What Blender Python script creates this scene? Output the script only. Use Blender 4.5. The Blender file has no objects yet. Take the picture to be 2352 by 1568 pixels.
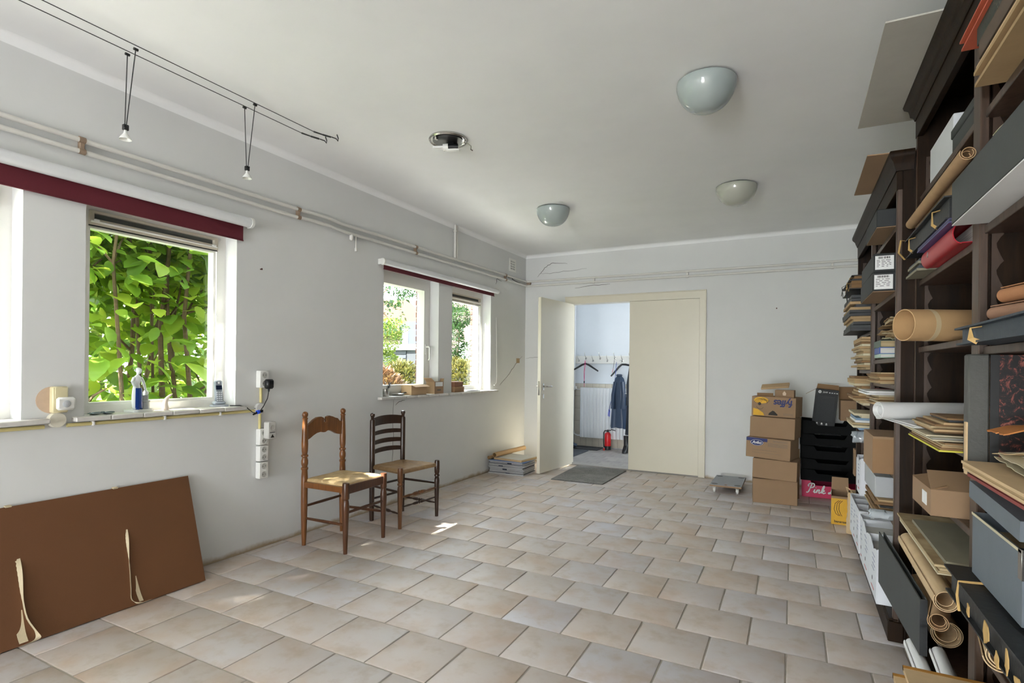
import bpy, bmesh, math, random
from mathutils import Vector, Matrix, Euler, noise as mnoise
pi = math.pi
RND = random.Random(11)
SC = bpy.context.scene
COL = SC.collection

# ------------------------------------------------------------------ camera
cam_d = bpy.data.cameras.new('camera')
cam_d.sensor_width = 36.0
cam_d.lens = 36.0 * 1247.0 / 2352.0
cam_d.shift_y = 60.0 / 2352.0
cam_d.clip_start = 0.05
cam_d.clip_end = 300
cam = bpy.data.objects.new('camera', cam_d)
COL.objects.link(cam)
CAM_YAW = math.atan(649 / 1247)
cam.matrix_world = (Matrix.Translation((0, 0, 1.21)) @ Matrix.Rotation(CAM_YAW, 4, 'Z')
                    @ Matrix.Rotation(pi / 2, 4, 'X') @ Matrix.Rotation(0.0105, 4, 'Z'))
SC.camera = cam

# ------------------------------------------------------------------ sky, sun, daylight, exposure
SKY = 13.0
world = bpy.data.worlds.new('sky')
SC.world = world
world.use_nodes = True
wn = world.node_tree
wn.nodes.clear()
sky = wn.nodes.new('ShaderNodeTexSky')
sky.sky_type = 'NISHITA'
sky.sun_disc = False
sky.sun_elevation = math.radians(44)
sky.sun_rotation = math.radians(209)
sky.air_density = 1.0
sky.dust_density = 2.0
mixw = wn.nodes.new('ShaderNodeMix')
mixw.data_type = 'RGBA'
mixw.inputs[0].default_value = 0.72
mixw.inputs[7].default_value = (0.89, 0.955, 1.0, 1)
sc_ = wn.nodes.new('ShaderNodeVectorMath'); sc_.operation = 'SCALE'
sc_.inputs[3].default_value = 0.12
bg = wn.nodes.new('ShaderNodeBackground')
bg.inputs[1].default_value = SKY
wo = wn.nodes.new('ShaderNodeOutputWorld')
wn.links.new(sky.outputs[0], sc_.inputs[0])
wn.links.new(sc_.outputs[0], mixw.inputs[6])
wn.links.new(mixw.outputs[2], bg.inputs[0])
wn.links.new(bg.outputs[0], wo.inputs[0])

sun_d = bpy.data.lights.new('sun', 'SUN')
sun_d.energy = 50.0
sun_d.angle = math.radians(0.6)
sun_d.color = (1.0, 0.96, 0.9)
sun = bpy.data.objects.new('sun', sun_d)
COL.objects.link(sun)
sun.rotation_euler = Vector((1.0, 1.7, -1.9)).to_track_quat('-Z', 'Y').to_euler()
sun.location = (-8, -10, 12)


def daylight(name, loc, direction, sx, sy, power, col):
    d = bpy.data.lights.new(name, 'AREA')
    d.shape = 'RECTANGLE'
    d.size = sx
    d.size_y = sy
    d.energy = power
    d.color = col
    o = bpy.data.objects.new(name, d)
    COL.objects.link(o)
    o.location = loc
    o.rotation_euler = Vector(direction).to_track_quat('-Z', 'Z').to_euler()
    return o


# sky light entering the glazed doors behind the camera, an added up-tilted fill that brightens the ceiling,
# and the front-door window of the hallway
daylight('daylight_garden_doors', (-1.2, -6.04, 1.3), (0, 1, 0), 1.6, 2.0, 30, (0.84, 0.93, 1.0))
daylight('added_ceiling_fill', (-1.2, -6.04, .5), (0, .8, .6), 1.6, .9, 170, (0.90, 0.955, 1.0))
daylight('daylight_hall_window', (0.28, 7.3, 1.6), (-1, 0, 0), 1.0, 1.0, 14, (0.92, 0.97, 1.0))

SC.view_settings.view_transform = 'Standard'
SC.view_settings.look = 'None'
SC.view_settings.gamma = 1
SC.view_settings.use_curve_mapping = False
SC.view_settings.exposure = 0.35

# ------------------------------------------------------------------ helpers: colour and materials
def lin(c):
    return tuple(((x / 255) / 12.92 if x / 255 <= 0.04045 else ((x / 255 + 0.055) / 1.055) ** 2.4) for x in c)


def mul(c, k):
    return tuple(min(1.0, max(0.0, x * k)) for x in c)


MATS = {}


def newmat(name):
    m = bpy.data.materials.new(name)
    m.use_nodes = True
    nt = m.node_tree
    p = nt.nodes['Principled BSDF']
    MATS[name] = m
    return m, nt, p


def mixcol(nt, fac, a, b):
    n = nt.nodes.new('ShaderNodeMix')
    n.data_type = 'RGBA'
    if isinstance(fac, (int, float)):
        n.inputs[0].default_value = fac
    else:
        nt.links.new(fac, n.inputs[0])
    for i, v in ((6, a), (7, b)):
        if isinstance(v, tuple):
            n.inputs[i].default_value = (*v[:3], 1)
        else:
            nt.links.new(v, n.inputs[i])
    return n.outputs[2]


def noise_node(nt, scale, detail=4, rough=.55, coord='Object', stretch=None, dist=0.0):
    t = nt.nodes.new('ShaderNodeTexCoord')
    src = t.outputs[coord]
    if stretch:
        mp = nt.nodes.new('ShaderNodeMapping')
        mp.inputs['Scale'].default_value = stretch
        nt.links.new(src, mp.inputs[0])
        src = mp.outputs[0]
    n = nt.nodes.new('ShaderNodeTexNoise')
    n.inputs['Scale'].default_value = scale
    n.inputs['Detail'].default_value = detail
    n.inputs['Roughness'].default_value = rough
    n.inputs['Distortion'].default_value = dist
    nt.links.new(src, n.inputs['Vector'])
    return n.outputs[0]


def ramp(nt, fac, stops):
    r = nt.nodes.new('ShaderNodeValToRGB')
    el = r.color_ramp.elements
    while len(el) > 1:
        el.remove(el[-1])
    el[0].position = stops[0][0]
    el[0].color = (*stops[0][1], 1)
    for pos, c in stops[1:]:
        e = el.new(pos)
        e.color = (*c, 1)
    nt.links.new(fac, r.inputs[0])
    return r.outputs[0]


def bump(nt, p, h, strength, dist=0.01):
    b = nt.nodes.new('ShaderNodeBump')
    b.inputs['Strength'].default_value = strength
    b.inputs['Distance'].default_value = dist
    nt.links.new(h, b.inputs['Height'])
    nt.links.new(b.outputs[0], p.inputs['Normal'])


def mat(name, col, rough=.6, var=.12, scale=9, bmp=0.0, bscale=60, metal=0.0, spec=.5, stretch=None, coord='Object', rand=0.0):
    """plain procedural surface: colour with soft noise variation and optional fine relief"""
    if name in MATS:
        return MATS[name]
    m, nt, p = newmat(name)
    c = lin(col)
    f = noise_node(nt, scale, 5, .6, coord, stretch)
    out = ramp(nt, f, [(.25, mul(c, 1 - var)), (.75, mul(c, 1 + var))])
    if rand:
        oi = nt.nodes.new('ShaderNodeObjectInfo')
        hsv = nt.nodes.new('ShaderNodeHueSaturation')
        mr = nt.nodes.new('ShaderNodeMapRange')
        mr.inputs[3].default_value = 1 - rand
        mr.inputs[4].default_value = 1 + rand
        nt.links.new(oi.outputs['Random'], mr.inputs[0])
        nt.links.new(mr.outputs[0], hsv.inputs['Value'])
        nt.links.new(out, hsv.inputs['Color'])
        out = hsv.outputs[0]
    nt.links.new(out, p.inputs['Base Color'])
    p.inputs['Roughness'].default_value = rough
    p.inputs['Metallic'].default_value = metal
    p.inputs['Specular IOR Level'].default_value = spec
    if bmp:
        bump(nt, p, noise_node(nt, bscale, 3, .6, coord, stretch), bmp)
    return m


def wood(name, c1, c2, stretch=(30, 30, 2.5), rough=.38, scale=1.6):
    if name in MATS:
        return MATS[name]
    m, nt, p = newmat(name)
    f = noise_node(nt, scale, 6, .65, 'Object', stretch, .6)
    g = noise_node(nt, 5, 3, .5, 'Object')
    a = ramp(nt, f, [(.3, lin(c1)), (.7, lin(c2))])
    out = mixcol(nt, g, a, tuple(mul(lin(c1), .8)))
    mx = mixcol(nt, .35, a, out)
    nt.links.new(mx, p.inputs['Base Color'])
    p.inputs['Roughness'].default_value = rough
    bump(nt, p, f, .08)
    return m


def layered(name, c1, c2, scale=260, rough=.75):
    """edge of stacked sheets: thin horizontal layers"""
    if name in MATS:
        return MATS[name]
    m, nt, p = newmat(name)
    f = noise_node(nt, 1.0, 3, .7, 'Object', (4, 4, scale))
    nt.links.new(ramp(nt, f, [(.35, lin(c1)), (.65, lin(c2))]), p.inputs['Base Color'])
    p.inputs['Roughness'].default_value = rough
    bump(nt, p, f, .3)
    return m


# ------------------------------------------------------------------ helpers: geometry
class B:
    def __init__(s):
        s.v = []
        s.f = []

    def add(s, v, f, M=None):
        n = len(s.v)
        s.v += [tuple(M @ Vector(p)) for p in v] if M is not None else [tuple(p) for p in v]
        s.f += [tuple(i + n for i in q) for q in f]
        return s

    def box(s, x0, x1, y0, y1, z0, z1, bev=0.0, M=None):
        if x1 < x0: x0, x1 = x1, x0
        if y1 < y0: y0, y1 = y1, y0
        if z1 < z0: z0, z1 = z1, z0
        X, Y, Z = (x0, x1), (y0, y1), (z0, z1)
        b = min(bev, .45 * min(x1 - x0, y1 - y0, z1 - z0))
        if b <= 0:
            v = [(X[i], Y[j], Z[k]) for i in (0, 1) for j in (0, 1) for k in (0, 1)]
            f = [(0, 1, 3, 2), (4, 6, 7, 5), (0, 4, 5, 1), (2, 3, 7, 6), (0, 2, 6, 4), (1, 5, 7, 3)]
            return s.add(v, f, M)
        v = []
        idx = {}
        for i in (0, 1):
            for j in (0, 1):
                for k in (0, 1):
                    sx, sy, sz = (1 - 2 * i) * b, (1 - 2 * j) * b, (1 - 2 * k) * b
                    for a, q in (('x', (X[i], Y[j] + sy, Z[k] + sz)), ('y', (X[i] + sx, Y[j], Z[k] + sz)), ('z', (X[i] + sx, Y[j] + sy, Z[k]))):
                        idx[i, j, k, a] = len(v)
                        v.append(q)
        f = []
        for i in (0, 1):
            f.append([idx[i, j, k, 'x'] for j, k in ((0, 0), (1, 0), (1, 1), (0, 1))])
            f.append([idx[j, i, k, 'y'] for j, k in ((0, 0), (1, 0), (1, 1), (0, 1))])
            f.append([idx[j, k, i, 'z'] for j, k in ((0, 0), (1, 0), (1, 1), (0, 1))])
        for i in (0, 1):
            for j in (0, 1):
                f.append([idx[i, j, 0, 'x'], idx[i, j, 1, 'x'], idx[i, j, 1, 'y'], idx[i, j, 0, 'y']])
                f.append([idx[i, 0, j, 'x'], idx[i, 1, j, 'x'], idx[i, 1, j, 'z'], idx[i, 0, j, 'z']])
                f.append([idx[0, i, j, 'y'], idx[1, i, j, 'y'], idx[1, i, j, 'z'], idx[0, i, j, 'z']])
                for k in (0, 1):
                    f.append([idx[i, j, k, a] for a in 'xyz'])
        return s.add(v, f, M)

    def cbox(s, c, d, rot=None, bev=0.0):
        M = Matrix.Translation(c)
        if rot is not None:
            M = M @ (rot if isinstance(rot, Matrix) else Euler(rot).to_matrix()).to_4x4()
        return s.box(-d[0] / 2, d[0] / 2, -d[1] / 2, d[1] / 2, -d[2] / 2, d[2] / 2, bev, M)

    def tube(s, pts, r, n=8, cap=True, M=None, flat=1.0, up=None):
        P = [Vector(p) for p in pts]
        m = len(P)
        rr = r if isinstance(r, (list, tuple)) else [r] * m
        v, f = [], []
        ref = Vector(up) if up else None
        prev = None
        for i in range(m):
            t = (P[min(i + 1, m - 1)] - P[max(i - 1, 0)])
            t = t.normalized() if t.length > 1e-9 else Vector((0, 0, 1))
            if prev is None:
                a = ref if ref is not None else (Vector((0, 0, 1)) if abs(t.z) < .9 else Vector((1, 0, 0)))
            else:
                a = prev
            u = (a - t * a.dot(t))
            u = u.normalized() if u.length > 1e-6 else t.orthogonal().normalized()
            prev = u
            w = t.cross(u)
            for k in range(n):
                an = 2 * pi * k / n
                v.append(P[i] + u * (math.cos(an) * rr[i] * flat) + w * (math.sin(an) * rr[i]))
        for i in range(m - 1):
            for k in range(n):
                f.append((i * n + k, i * n + (k + 1) % n, (i + 1) * n + (k + 1) % n, (i + 1) * n + k))
        if cap:
            f.append(tuple(range(n))[::-1])
            f.append(tuple((m - 1) * n + k for k in range(n)))
        return s.add(v, f, M)

    def lathe(s, prof, o=(0, 0, 0), n=16, M=None, cap=True):
        """prof: list of (radius, height) turned about local z at o"""
        v, f = [], []
        for r, z in prof:
            for k in range(n):
                a = 2 * pi * k / n
                v.append((o[0] + r * math.cos(a), o[1] + r * math.sin(a), o[2] + z))
        for i in range(len(prof) - 1):
            for k in range(n):
                f.append((i * n + k, i * n + (k + 1) % n, (i + 1) * n + (k + 1) % n, (i + 1) * n + k))
        if cap:
            f.append(tuple(range(n))[::-1])
            f.append(tuple((len(prof) - 1) * n + k for k in range(n)))
        return s.add(v, f, M)

    def prism(s, poly, z0, z1, M=None):
        n = len(poly)
        v = [(x, y, z0) for x, y in poly] + [(x, y, z1) for x, y in poly]
        f = [tuple(range(n))[::-1], tuple(range(n, 2 * n))]
        f += [(i, (i + 1) % n, n + (i + 1) % n, n + i) for i in range(n)]
        return s.add(v, f, M)

    def sheet(s, fn, nu, nv, th, M=None):
        """thick sheet over the parametric surface fn(u,v), u,v in 0..1"""
        P = [[Vector(fn(i / nu, j / nv)) for j in range(nv + 1)] for i in range(nu + 1)]
        v, f = [], []
        for side in (0, 1):
            for i in range(nu + 1):
                for j in range(nv + 1):
                    du = P[min(i + 1, nu)][j] - P[max(i - 1, 0)][j]
                    dv = P[i][min(j + 1, nv)] - P[i][max(j - 1, 0)]
                    nn = du.cross(dv)
                    nn = nn.normalized() if nn.length > 1e-12 else Vector((0, 0, 1))
                    v.append(P[i][j] + nn * (th / 2 if side == 0 else -th / 2))
        w = nv + 1
        o = (nu + 1) * w
        for i in range(nu):
            for j in range(nv):
                a = i * w + j
                f.append((a, a + w, a + w + 1, a + 1))
                f.append((o + a, o + a + 1, o + a + w + 1, o + a + w))
        for i in range(nu):
            for j in (0, nv):
                a = i * w + j
                f.append((a, a + w, o + a + w, o + a))
        for j in range(nv):
            for i in (0, nu):
                a = i * w + j
                f.append((a, a + 1, o + a + 1, o + a))
        return s.add(v, f, M)

    def roll(s, p0, p1, r, turns=1.6, th=.0025, n=28, gap=None):
        """rolled-up sheet (spiral), open ends, from p0 to p1"""
        p0, p1 = Vector(p0), Vector(p1)
        ax = (p1 - p0).normalized()
        u = ax.orthogonal().normalized()
        w = ax.cross(u)
        g = gap if gap is not None else th * 2.2

        def fn(a, b):
            an = a * turns * 2 * pi
            rr = r - g * (1 - a) * turns
            return p0 + (p1 - p0) * b + u * (math.cos(an) * rr) + w * (math.sin(an) * rr)
        return s.sheet(fn, int(n * turns), 1, th)

    def pipe(s, p0, p1, r, wall, n=24):
        """open cylinder with a wall thickness"""
        p0, p1 = Vector(p0), Vector(p1)
        L_ = (p1 - p0).length
        M = Matrix.Translation(p0) @ (p1 - p0).to_track_quat('Z', 'Y').to_matrix().to_4x4()
        return s.lathe([(r - wall, 0), (r, 0), (r, L_), (r - wall, L_), (r - wall, 0)], n=n, M=M, cap=False)

    def mesh(s, name, smooth=True, angle=38):
        me = bpy.data.meshes.new(name)
        me.from_pydata(s.v, [], s.f)
        bm = bmesh.new()
        bm.from_mesh(me)
        bmesh.ops.recalc_face_normals(bm, faces=bm.faces)
        bm.to_mesh(me)
        bm.free()
        if smooth:
            me.shade_smooth()
            me.set_sharp_from_angle(angle=math.radians(angle))
        me.update()
        return me


def mk(me, name, m, parent=None, loc=(0, 0, 0), rot=(0, 0, 0)):
    o = bpy.data.objects.new(name, me)
    if m is not None and (not me.materials or me.materials[0] is None):
        me.materials.append(m)
    COL.objects.link(o)
    o.parent = parent
    o.location = loc
    o.rotation_euler = rot
    return o


def part(b, name, m, parent, label=None, smooth=True, kind=None, angle=38):
    """a part built in its thing's own frame"""
    o = mk(b.mesh(name, smooth, angle), name, m, parent)
    if label:
        o['label'] = label
    if kind:
        o['kind'] = kind
    return o


def tag(o, label, cat, group=None):
    o['label'] = label
    o['category'] = cat
    if group:
        o['group'] = group
    return o


def thing(name, label, cat, loc=(0, 0, 0), rz=0.0, group=None, rot=None):
    o = bpy.data.objects.new(name, None)
    o.empty_display_size = .05
    COL.objects.link(o)
    o.location = loc
    o.rotation_euler = rot if rot else (0, 0, rz)
    return tag(o, label, cat, group)


def single(b, name, m, label, cat, loc=(0, 0, 0), rz=0.0, group=None, smooth=True, rot=None, angle=38):
    o = mk(b.mesh(name, smooth, angle), name, m, None, loc, rot if rot else (0, 0, rz))
    return tag(o, label, cat, group)


def struct(b, name, m, parent=None, smooth=False):
    o = mk(b.mesh(name, smooth), name, m, parent)
    o['kind'] = 'structure'
    return o


def voxel(xs, ys, zs, solid):
    """one connected mesh of the solid cells of a grid (walls with openings)"""
    b = B()
    vid = {}

    def V(i, j, k):
        if (i, j, k) not in vid:
            vid[i, j, k] = len(b.v)
            b.v.append((xs[i], ys[j], zs[k]))
        return vid[i, j, k]
    nx, ny, nz = len(xs) - 1, len(ys) - 1, len(zs) - 1

    def S(i, j, k):
        return 0 <= i < nx and 0 <= j < ny and 0 <= k < nz and solid((xs[i] + xs[i + 1]) / 2, (ys[j] + ys[j + 1]) / 2, (zs[k] + zs[k + 1]) / 2)
    for i in range(nx):
        for j in range(ny):
            for k in range(nz):
                if not S(i, j, k):
                    continue
                if not S(i - 1, j, k): b.f.append((V(i, j, k), V(i, j, k + 1), V(i, j + 1, k + 1), V(i, j + 1, k)))
                if not S(i + 1, j, k): b.f.append((V(i + 1, j, k), V(i + 1, j + 1, k), V(i + 1, j + 1, k + 1), V(i + 1, j, k + 1)))
                if not S(i, j - 1, k): b.f.append((V(i, j, k), V(i + 1, j, k), V(i + 1, j, k + 1), V(i, j, k + 1)))
                if not S(i, j + 1, k): b.f.append((V(i, j + 1, k), V(i, j + 1, k + 1), V(i + 1, j + 1, k + 1), V(i + 1, j + 1, k)))
                if not S(i, j, k - 1): b.f.append((V(i, j, k), V(i, j + 1, k), V(i + 1, j + 1, k), V(i + 1, j, k)))
                if not S(i, j, k + 1): b.f.append((V(i, j, k + 1), V(i + 1, j, k + 1), V(i + 1, j + 1, k + 1), V(i, j + 1, k + 1)))
    return b


def text_b(b, s, size, M, shear=0.0, depth=0.0006, spacing=1.0, bold=0.0):
    """lettering as thin raised shapes in the local XY plane of M, centred"""
    c = bpy.data.curves.new('lettering', 'FONT')
    c.body = s
    c.size = size
    c.shear = shear
    c.extrude = depth
    c.offset = bold
    c.space_character = spacing
    c.align_x = 'CENTER'
    c.align_y = 'CENTER'
    c.resolution_u = 3
    o = bpy.data.objects.new('lettering', c)
    me = bpy.data.meshes.new_from_object(o)
    b.add([v.co.copy() for v in me.vertices], [tuple(p.vertices) for p in me.polygons], M)
    bpy.data.objects.remove(o)
    bpy.data.curves.remove(c)
    bpy.data.meshes.remove(me)
    return b


def frame_m(o, ux, uy):
    """matrix whose local x,y run along ux,uy at origin o"""
    ux, uy = Vector(ux).normalized(), Vector(uy).normalized()
    uz = ux.cross(uy)
    return Matrix(((ux.x, uy.x, uz.x, o[0]), (ux.y, uy.y, uz.y, o[1]), (ux.z, uy.z, uz.z, o[2]), (0, 0, 0, 1)))


def copy_tree(o, parent=None):
    c = o.copy()
    COL.objects.link(c)
    c.parent = parent
    for ch in list(o.children):
        copy_tree(ch, c)
    return c

# ------------------------------------------------------------------ materials
def plaster(name, col, stain=False):
    m, nt, p = newmat(name)
    c = lin(col)
    f = noise_node(nt, 1.3, 5, .6, 'Object')
    out = ramp(nt, f, [(.3, mul(c, .955)), (.7, mul(c, 1.02))])
    if stain:                                   # rising damp / dirt just above the floor, with an uneven upper edge
        t = nt.nodes.new('ShaderNodeTexCoord')
        sp = nt.nodes.new('ShaderNodeSeparateXYZ')
        nt.links.new(t.outputs['Object'], sp.inputs[0])
        ns = noise_node(nt, 7, 4, .6, 'Object')
        ad = nt.nodes.new('ShaderNodeMath'); ad.operation = 'MULTIPLY_ADD'
        nt.links.new(ns, ad.inputs[0]); ad.inputs[1].default_value = -.07
        nt.links.new(sp.outputs[2], ad.inputs[2])
        mr = nt.nodes.new('ShaderNodeMapRange')
        mr.inputs[1].default_value = -.03; mr.inputs[2].default_value = .0
        mr.inputs[3].default_value = 1; mr.inputs[4].default_value = 0
        nt.links.new(ad.outputs[0], mr.inputs[0])
        out = mixcol(nt, mr.outputs[0], out, lin((176, 158, 132)))
    nt.links.new(out, p.inputs['Base Color'])
    p.inputs['Roughness'].default_value = .85
    p.inputs['Specular IOR Level'].default_value = .25
    bump(nt, p, noise_node(nt, 90, 4, .6, 'Object'), .06, .004)
    return m


M_WALL = plaster('white_plaster', (224, 224, 222), True)
M_CEIL = plaster('ceiling_plaster', (248, 248, 247))
M_HALLW = plaster('hall_plaster', (226, 231, 236))

m, nt, p = newmat('terracotta_tile'); M_TILE = m
oi = nt.nodes.new('ShaderNodeObjectInfo')
geo = nt.nodes.new('ShaderNodeNewGeometry')
addv = nt.nodes.new('ShaderNodeVectorMath'); addv.operation = 'MULTIPLY_ADD'
addv.inputs[1].default_value = (1, 1, 1)
rv = nt.nodes.new('ShaderNodeVectorMath'); rv.operation = 'SCALE'; rv.inputs[3].default_value = 37.0
cmb = nt.nodes.new('ShaderNodeCombineXYZ')
for i_ in range(3): nt.links.new(oi.outputs['Random'], cmb.inputs[i_])
nt.links.new(cmb.outputs[0], rv.inputs[0])
nt.links.new(geo.outputs['Position'], addv.inputs[0]); nt.links.new(rv.outputs[0], addv.inputs[2])
def tnoise(sc, det=3, ro=.5):
    n = nt.nodes.new('ShaderNodeTexNoise'); n.inputs['Scale'].default_value = sc
    n.inputs['Detail'].default_value = det; n.inputs['Roughness'].default_value = ro
    nt.links.new(addv.outputs[0], n.inputs['Vector']); return n.outputs[0]
n1 = tnoise(5.0, 4, .55); n2 = tnoise(11.0, 5, .6)
base = ramp(nt, n1, [(.3, lin((204, 199, 198))), (.5, lin((200, 190, 183))), (.68, lin((192, 168, 147)))])
tint = ramp(nt, oi.outputs['Random'], [(0, lin((192, 191, 201))), (.3, lin((204, 196, 192))), (.65, lin((206, 189, 174))), (1, lin((196, 184, 178)))])
b1 = mixcol(nt, .42, base, tint)
b2 = mixcol(nt, ramp(nt, n2, [(.5, (0, 0, 0)), (.72, (.7, .7, .7))]), b1, lin((182, 164, 145)))
nt.links.new(b2, p.inputs['Base Color'])
p.inputs['Roughness'].default_value = .46
p.inputs['Specular IOR Level'].default_value = .45
bump(nt, p, tnoise(30, 4, .6), .12, .006)

M_GROUT = mat('grout', (176, 168, 156), .9, .12, 20, .2, 300)
M_PAINT = mat('cream_gloss_paint', (222, 215, 196), .32, .025, 3)
M_WPAINT = mat('white_gloss_paint', (236, 234, 228), .3, .02, 3)
M_PIPE = mat('painted_pipe', (222, 219, 212), .4, .04, 12, .05, 40)
M_SILL = mat('sill_stone', (206, 202, 196), .4, .08, 30)
M_WPLAST = mat('white_plastic', (232, 231, 226), .35, .02, 6)
M_CPLAST = mat('yellowed_plastic', (226, 214, 172), .4, .04, 8)
M_MAROON = mat('maroon_fabric', (92, 22, 34), .8, .06, 120, .08, 500)
M_BLINDW = mat('blind_white', (228, 229, 230), .5, .02, 20)
M_BLACK = mat('black_plastic', (22, 23, 25), .35, .15, 10)
M_DGREY = mat('dark_grey_metal', (70, 70, 70), .35, .1, 20, metal=.7)
M_CHROME = mat('brushed_metal', (190, 188, 184), .25, .06, 40, metal=1.0)
M_LOUVER = mat('vent_grey', (92, 96, 92), .5, .08, 40)
M_VFRAME = mat('vent_beige', (206, 198, 180), .4, .04, 10)
M_CRACK = mat('crack_shadow', (60, 54, 46), .9, .3, 40)
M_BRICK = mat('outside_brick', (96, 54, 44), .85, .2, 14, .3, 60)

m, nt, p = newmat('window_glass'); M_GLASS = m
tr = nt.nodes.new('ShaderNodeBsdfTransparent'); gl = nt.nodes.new('ShaderNodeBsdfGlossy')
gl.inputs['Roughness'].default_value = .02
tr.inputs[0].default_value = (.97, .985, .975, 1)
lw = nt.nodes.new('ShaderNodeLayerWeight'); lw.inputs[0].default_value = .5
pw = nt.nodes.new('ShaderNodeMath'); pw.operation = 'POWER'; pw.inputs[1].default_value = 4
nt.links.new(lw.outputs['Facing'], pw.inputs[0])
fr = nt.nodes.new('ShaderNodeMath'); fr.operation = 'MULTIPLY_ADD'; fr.inputs[1].default_value = .4; fr.inputs[2].default_value = .02
nt.links.new(pw.outputs[0], fr.inputs[0])
ms = nt.nodes.new('ShaderNodeMixShader')
out = nt.nodes['Material Output']
nt.links.new(fr.outputs[0], ms.inputs[0]); nt.links.new(tr.outputs[0], ms.inputs[1]); nt.links.new(gl.outputs[0], ms.inputs[2])
nt.links.new(ms.outputs[0], out.inputs[0])
nt.nodes.remove(p)

# ------------------------------------------------------------------ room shell
XL, XR, YF, YB, ZC = -3.14, 0.93, 6.40, -6.00, 2.677
WIN = [(0.30, 1.168), (1.417, 2.242), (3.629, 4.445), (4.682, 5.484)]
ZS, ZH = 0.925, 2.065

b = voxel([-3.37, XL], sorted([YB - .2, YF + .16] + [q for w in WIN for q in w]), [-.1, ZS, ZH, ZC + .1],
          lambda x, y, z: not (ZS < z < ZH and any(a < y < c for a, c in WIN)))
wall_left = struct(b, 'wall_left', M_WALL)
DX0, DX1, DZ = -2.515, -0.94, 2.03
b = voxel([XL, DX0, DX1, 1.1], [YF, YF + .13], [-.1, DZ, ZC + .1], lambda x, y, z: not (DX0 < x < DX1 and z < DZ))
wall_far = struct(b, 'wall_far', M_WALL)
b = B().box(XR, XR + .15, YB - .2, YF, -.1, ZC + .1)
wall_right = struct(b, 'wall_right', M_WALL)
GX0, GX1, GZ = -2.0, -.4, 2.3
b = voxel([XL, GX0, GX1, XR], [YB - .2, YB], [-.1, GZ, ZC + .1], lambda x, y, z: not (GX0 < x < GX1 and z < GZ))
wall_back = struct(b, 'wall_back', M_WALL)
b = B().box(XL, XR, YB, YF, ZC, ZC + .1)
# shallow cove where walls meet the ceiling
ceiling = struct(b, 'ceiling', M_CEIL)
def cove(name, p0, p1, inward):
    r = .04
    p0, p1, inward = Vector(p0), Vector(p1), Vector(inward)
    n = 6
    v = []
    for q in (p0, p1):
        v.append(q)
        for i in range(n + 1):
            a = pi / 2 * i / n
            v.append(q + inward * (r - r * math.sin(a)) + Vector((0, 0, -(r - r * math.cos(a)))))
    k = n + 2
    f = [(i, i + 1, k + i + 1, k + i) for i in range(1, n + 1)] + [(0, 1, k + 1, k), (0, n + 1, k + n + 1, k)]
    f += [tuple(range(k)), tuple(range(k, 2 * k))]
    o = struct(B().add(v, f), name, M_CEIL, ceiling, True)
    return o
cove('cove', (XL, YB, ZC), (XL, YF, ZC), (1, 0, 0))
cove('cove', (XL, YF, ZC), (XR, YF, ZC), (0, -1, 0))

# ------------------------------------------------------------------ tiled floor
b = B().box(XL - .02, XR, YB, YF + .05, -.12, -.0045)
floor = struct(b, 'floor', M_GROUT)
PX, PY, GAP = .306, .3055, .0065
cache = {}
def tile_mesh(w, d, h=.012, r=.0035, key='tile', m=None):
    k = (key, round(w, 3), round(d, 3))
    if k not in cache:
        v, f = [], []
        for (ins, z) in ((0, -h), (0, -r), (r * .35, -r * .35), (r * 1.3, 0)):
            v += [(-w / 2 + ins, -d / 2 + ins, z), (w / 2 - ins, -d / 2 + ins, z), (w / 2 - ins, d / 2 - ins, z), (-w / 2 + ins, d / 2 - ins, z)]
        for s_ in range(3):
            for i in range(4):
                f.append((s_ * 4 + i, s_ * 4 + (i + 1) % 4, s_ * 4 + 4 + (i + 1) % 4, s_ * 4 + 4 + i))
        f += [(12, 13, 14, 15), (3, 2, 1, 0)]
        me = bpy.data.meshes.new(key)
        me.from_pydata(v, [], f)
        me.shade_smooth()
        me.set_sharp_from_angle(angle=math.radians(60))
        me.materials.append(m)
        cache[k] = me
    return cache[k]
field = B()
for k in range(-27, 15):
    y0, y1 = 2.0 + k * PY, 2.0 + (k + 1) * PY
    y0, y1 = max(y0, YB), min(y1, YF - .004)
    if y1 - y0 < .02:
        continue
    off = -.327 if k % 2 else -.48
    for j in range(-11, 7):
        x0 = off + j * PX
        x1 = x0 + PX
        x0, x1 = max(x0, XL + .004), min(x1, XR)
        if x1 - x0 < .03:
            continue
        w, d = x1 - x0 - GAP, y1 - y0 - GAP
        c = ((x0 + x1) / 2, (y0 + y1) / 2, RND.uniform(-.0008, .0006))
        if k >= -5:
            t = mk(tile_mesh(w, d, key='tile', m=M_TILE), 'tile', None, floor, c, (RND.uniform(-.0014, .0014), RND.uniform(-.0014, .0014), RND.uniform(-.002, .002)))
        else:
            field.box(c[0] - w / 2, c[0] + w / 2, c[1] - d / 2, c[1] + d / 2, -.012, 0, .003)
o = part(field, 'tile_field', M_TILE, floor, kind='stuff')

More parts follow.
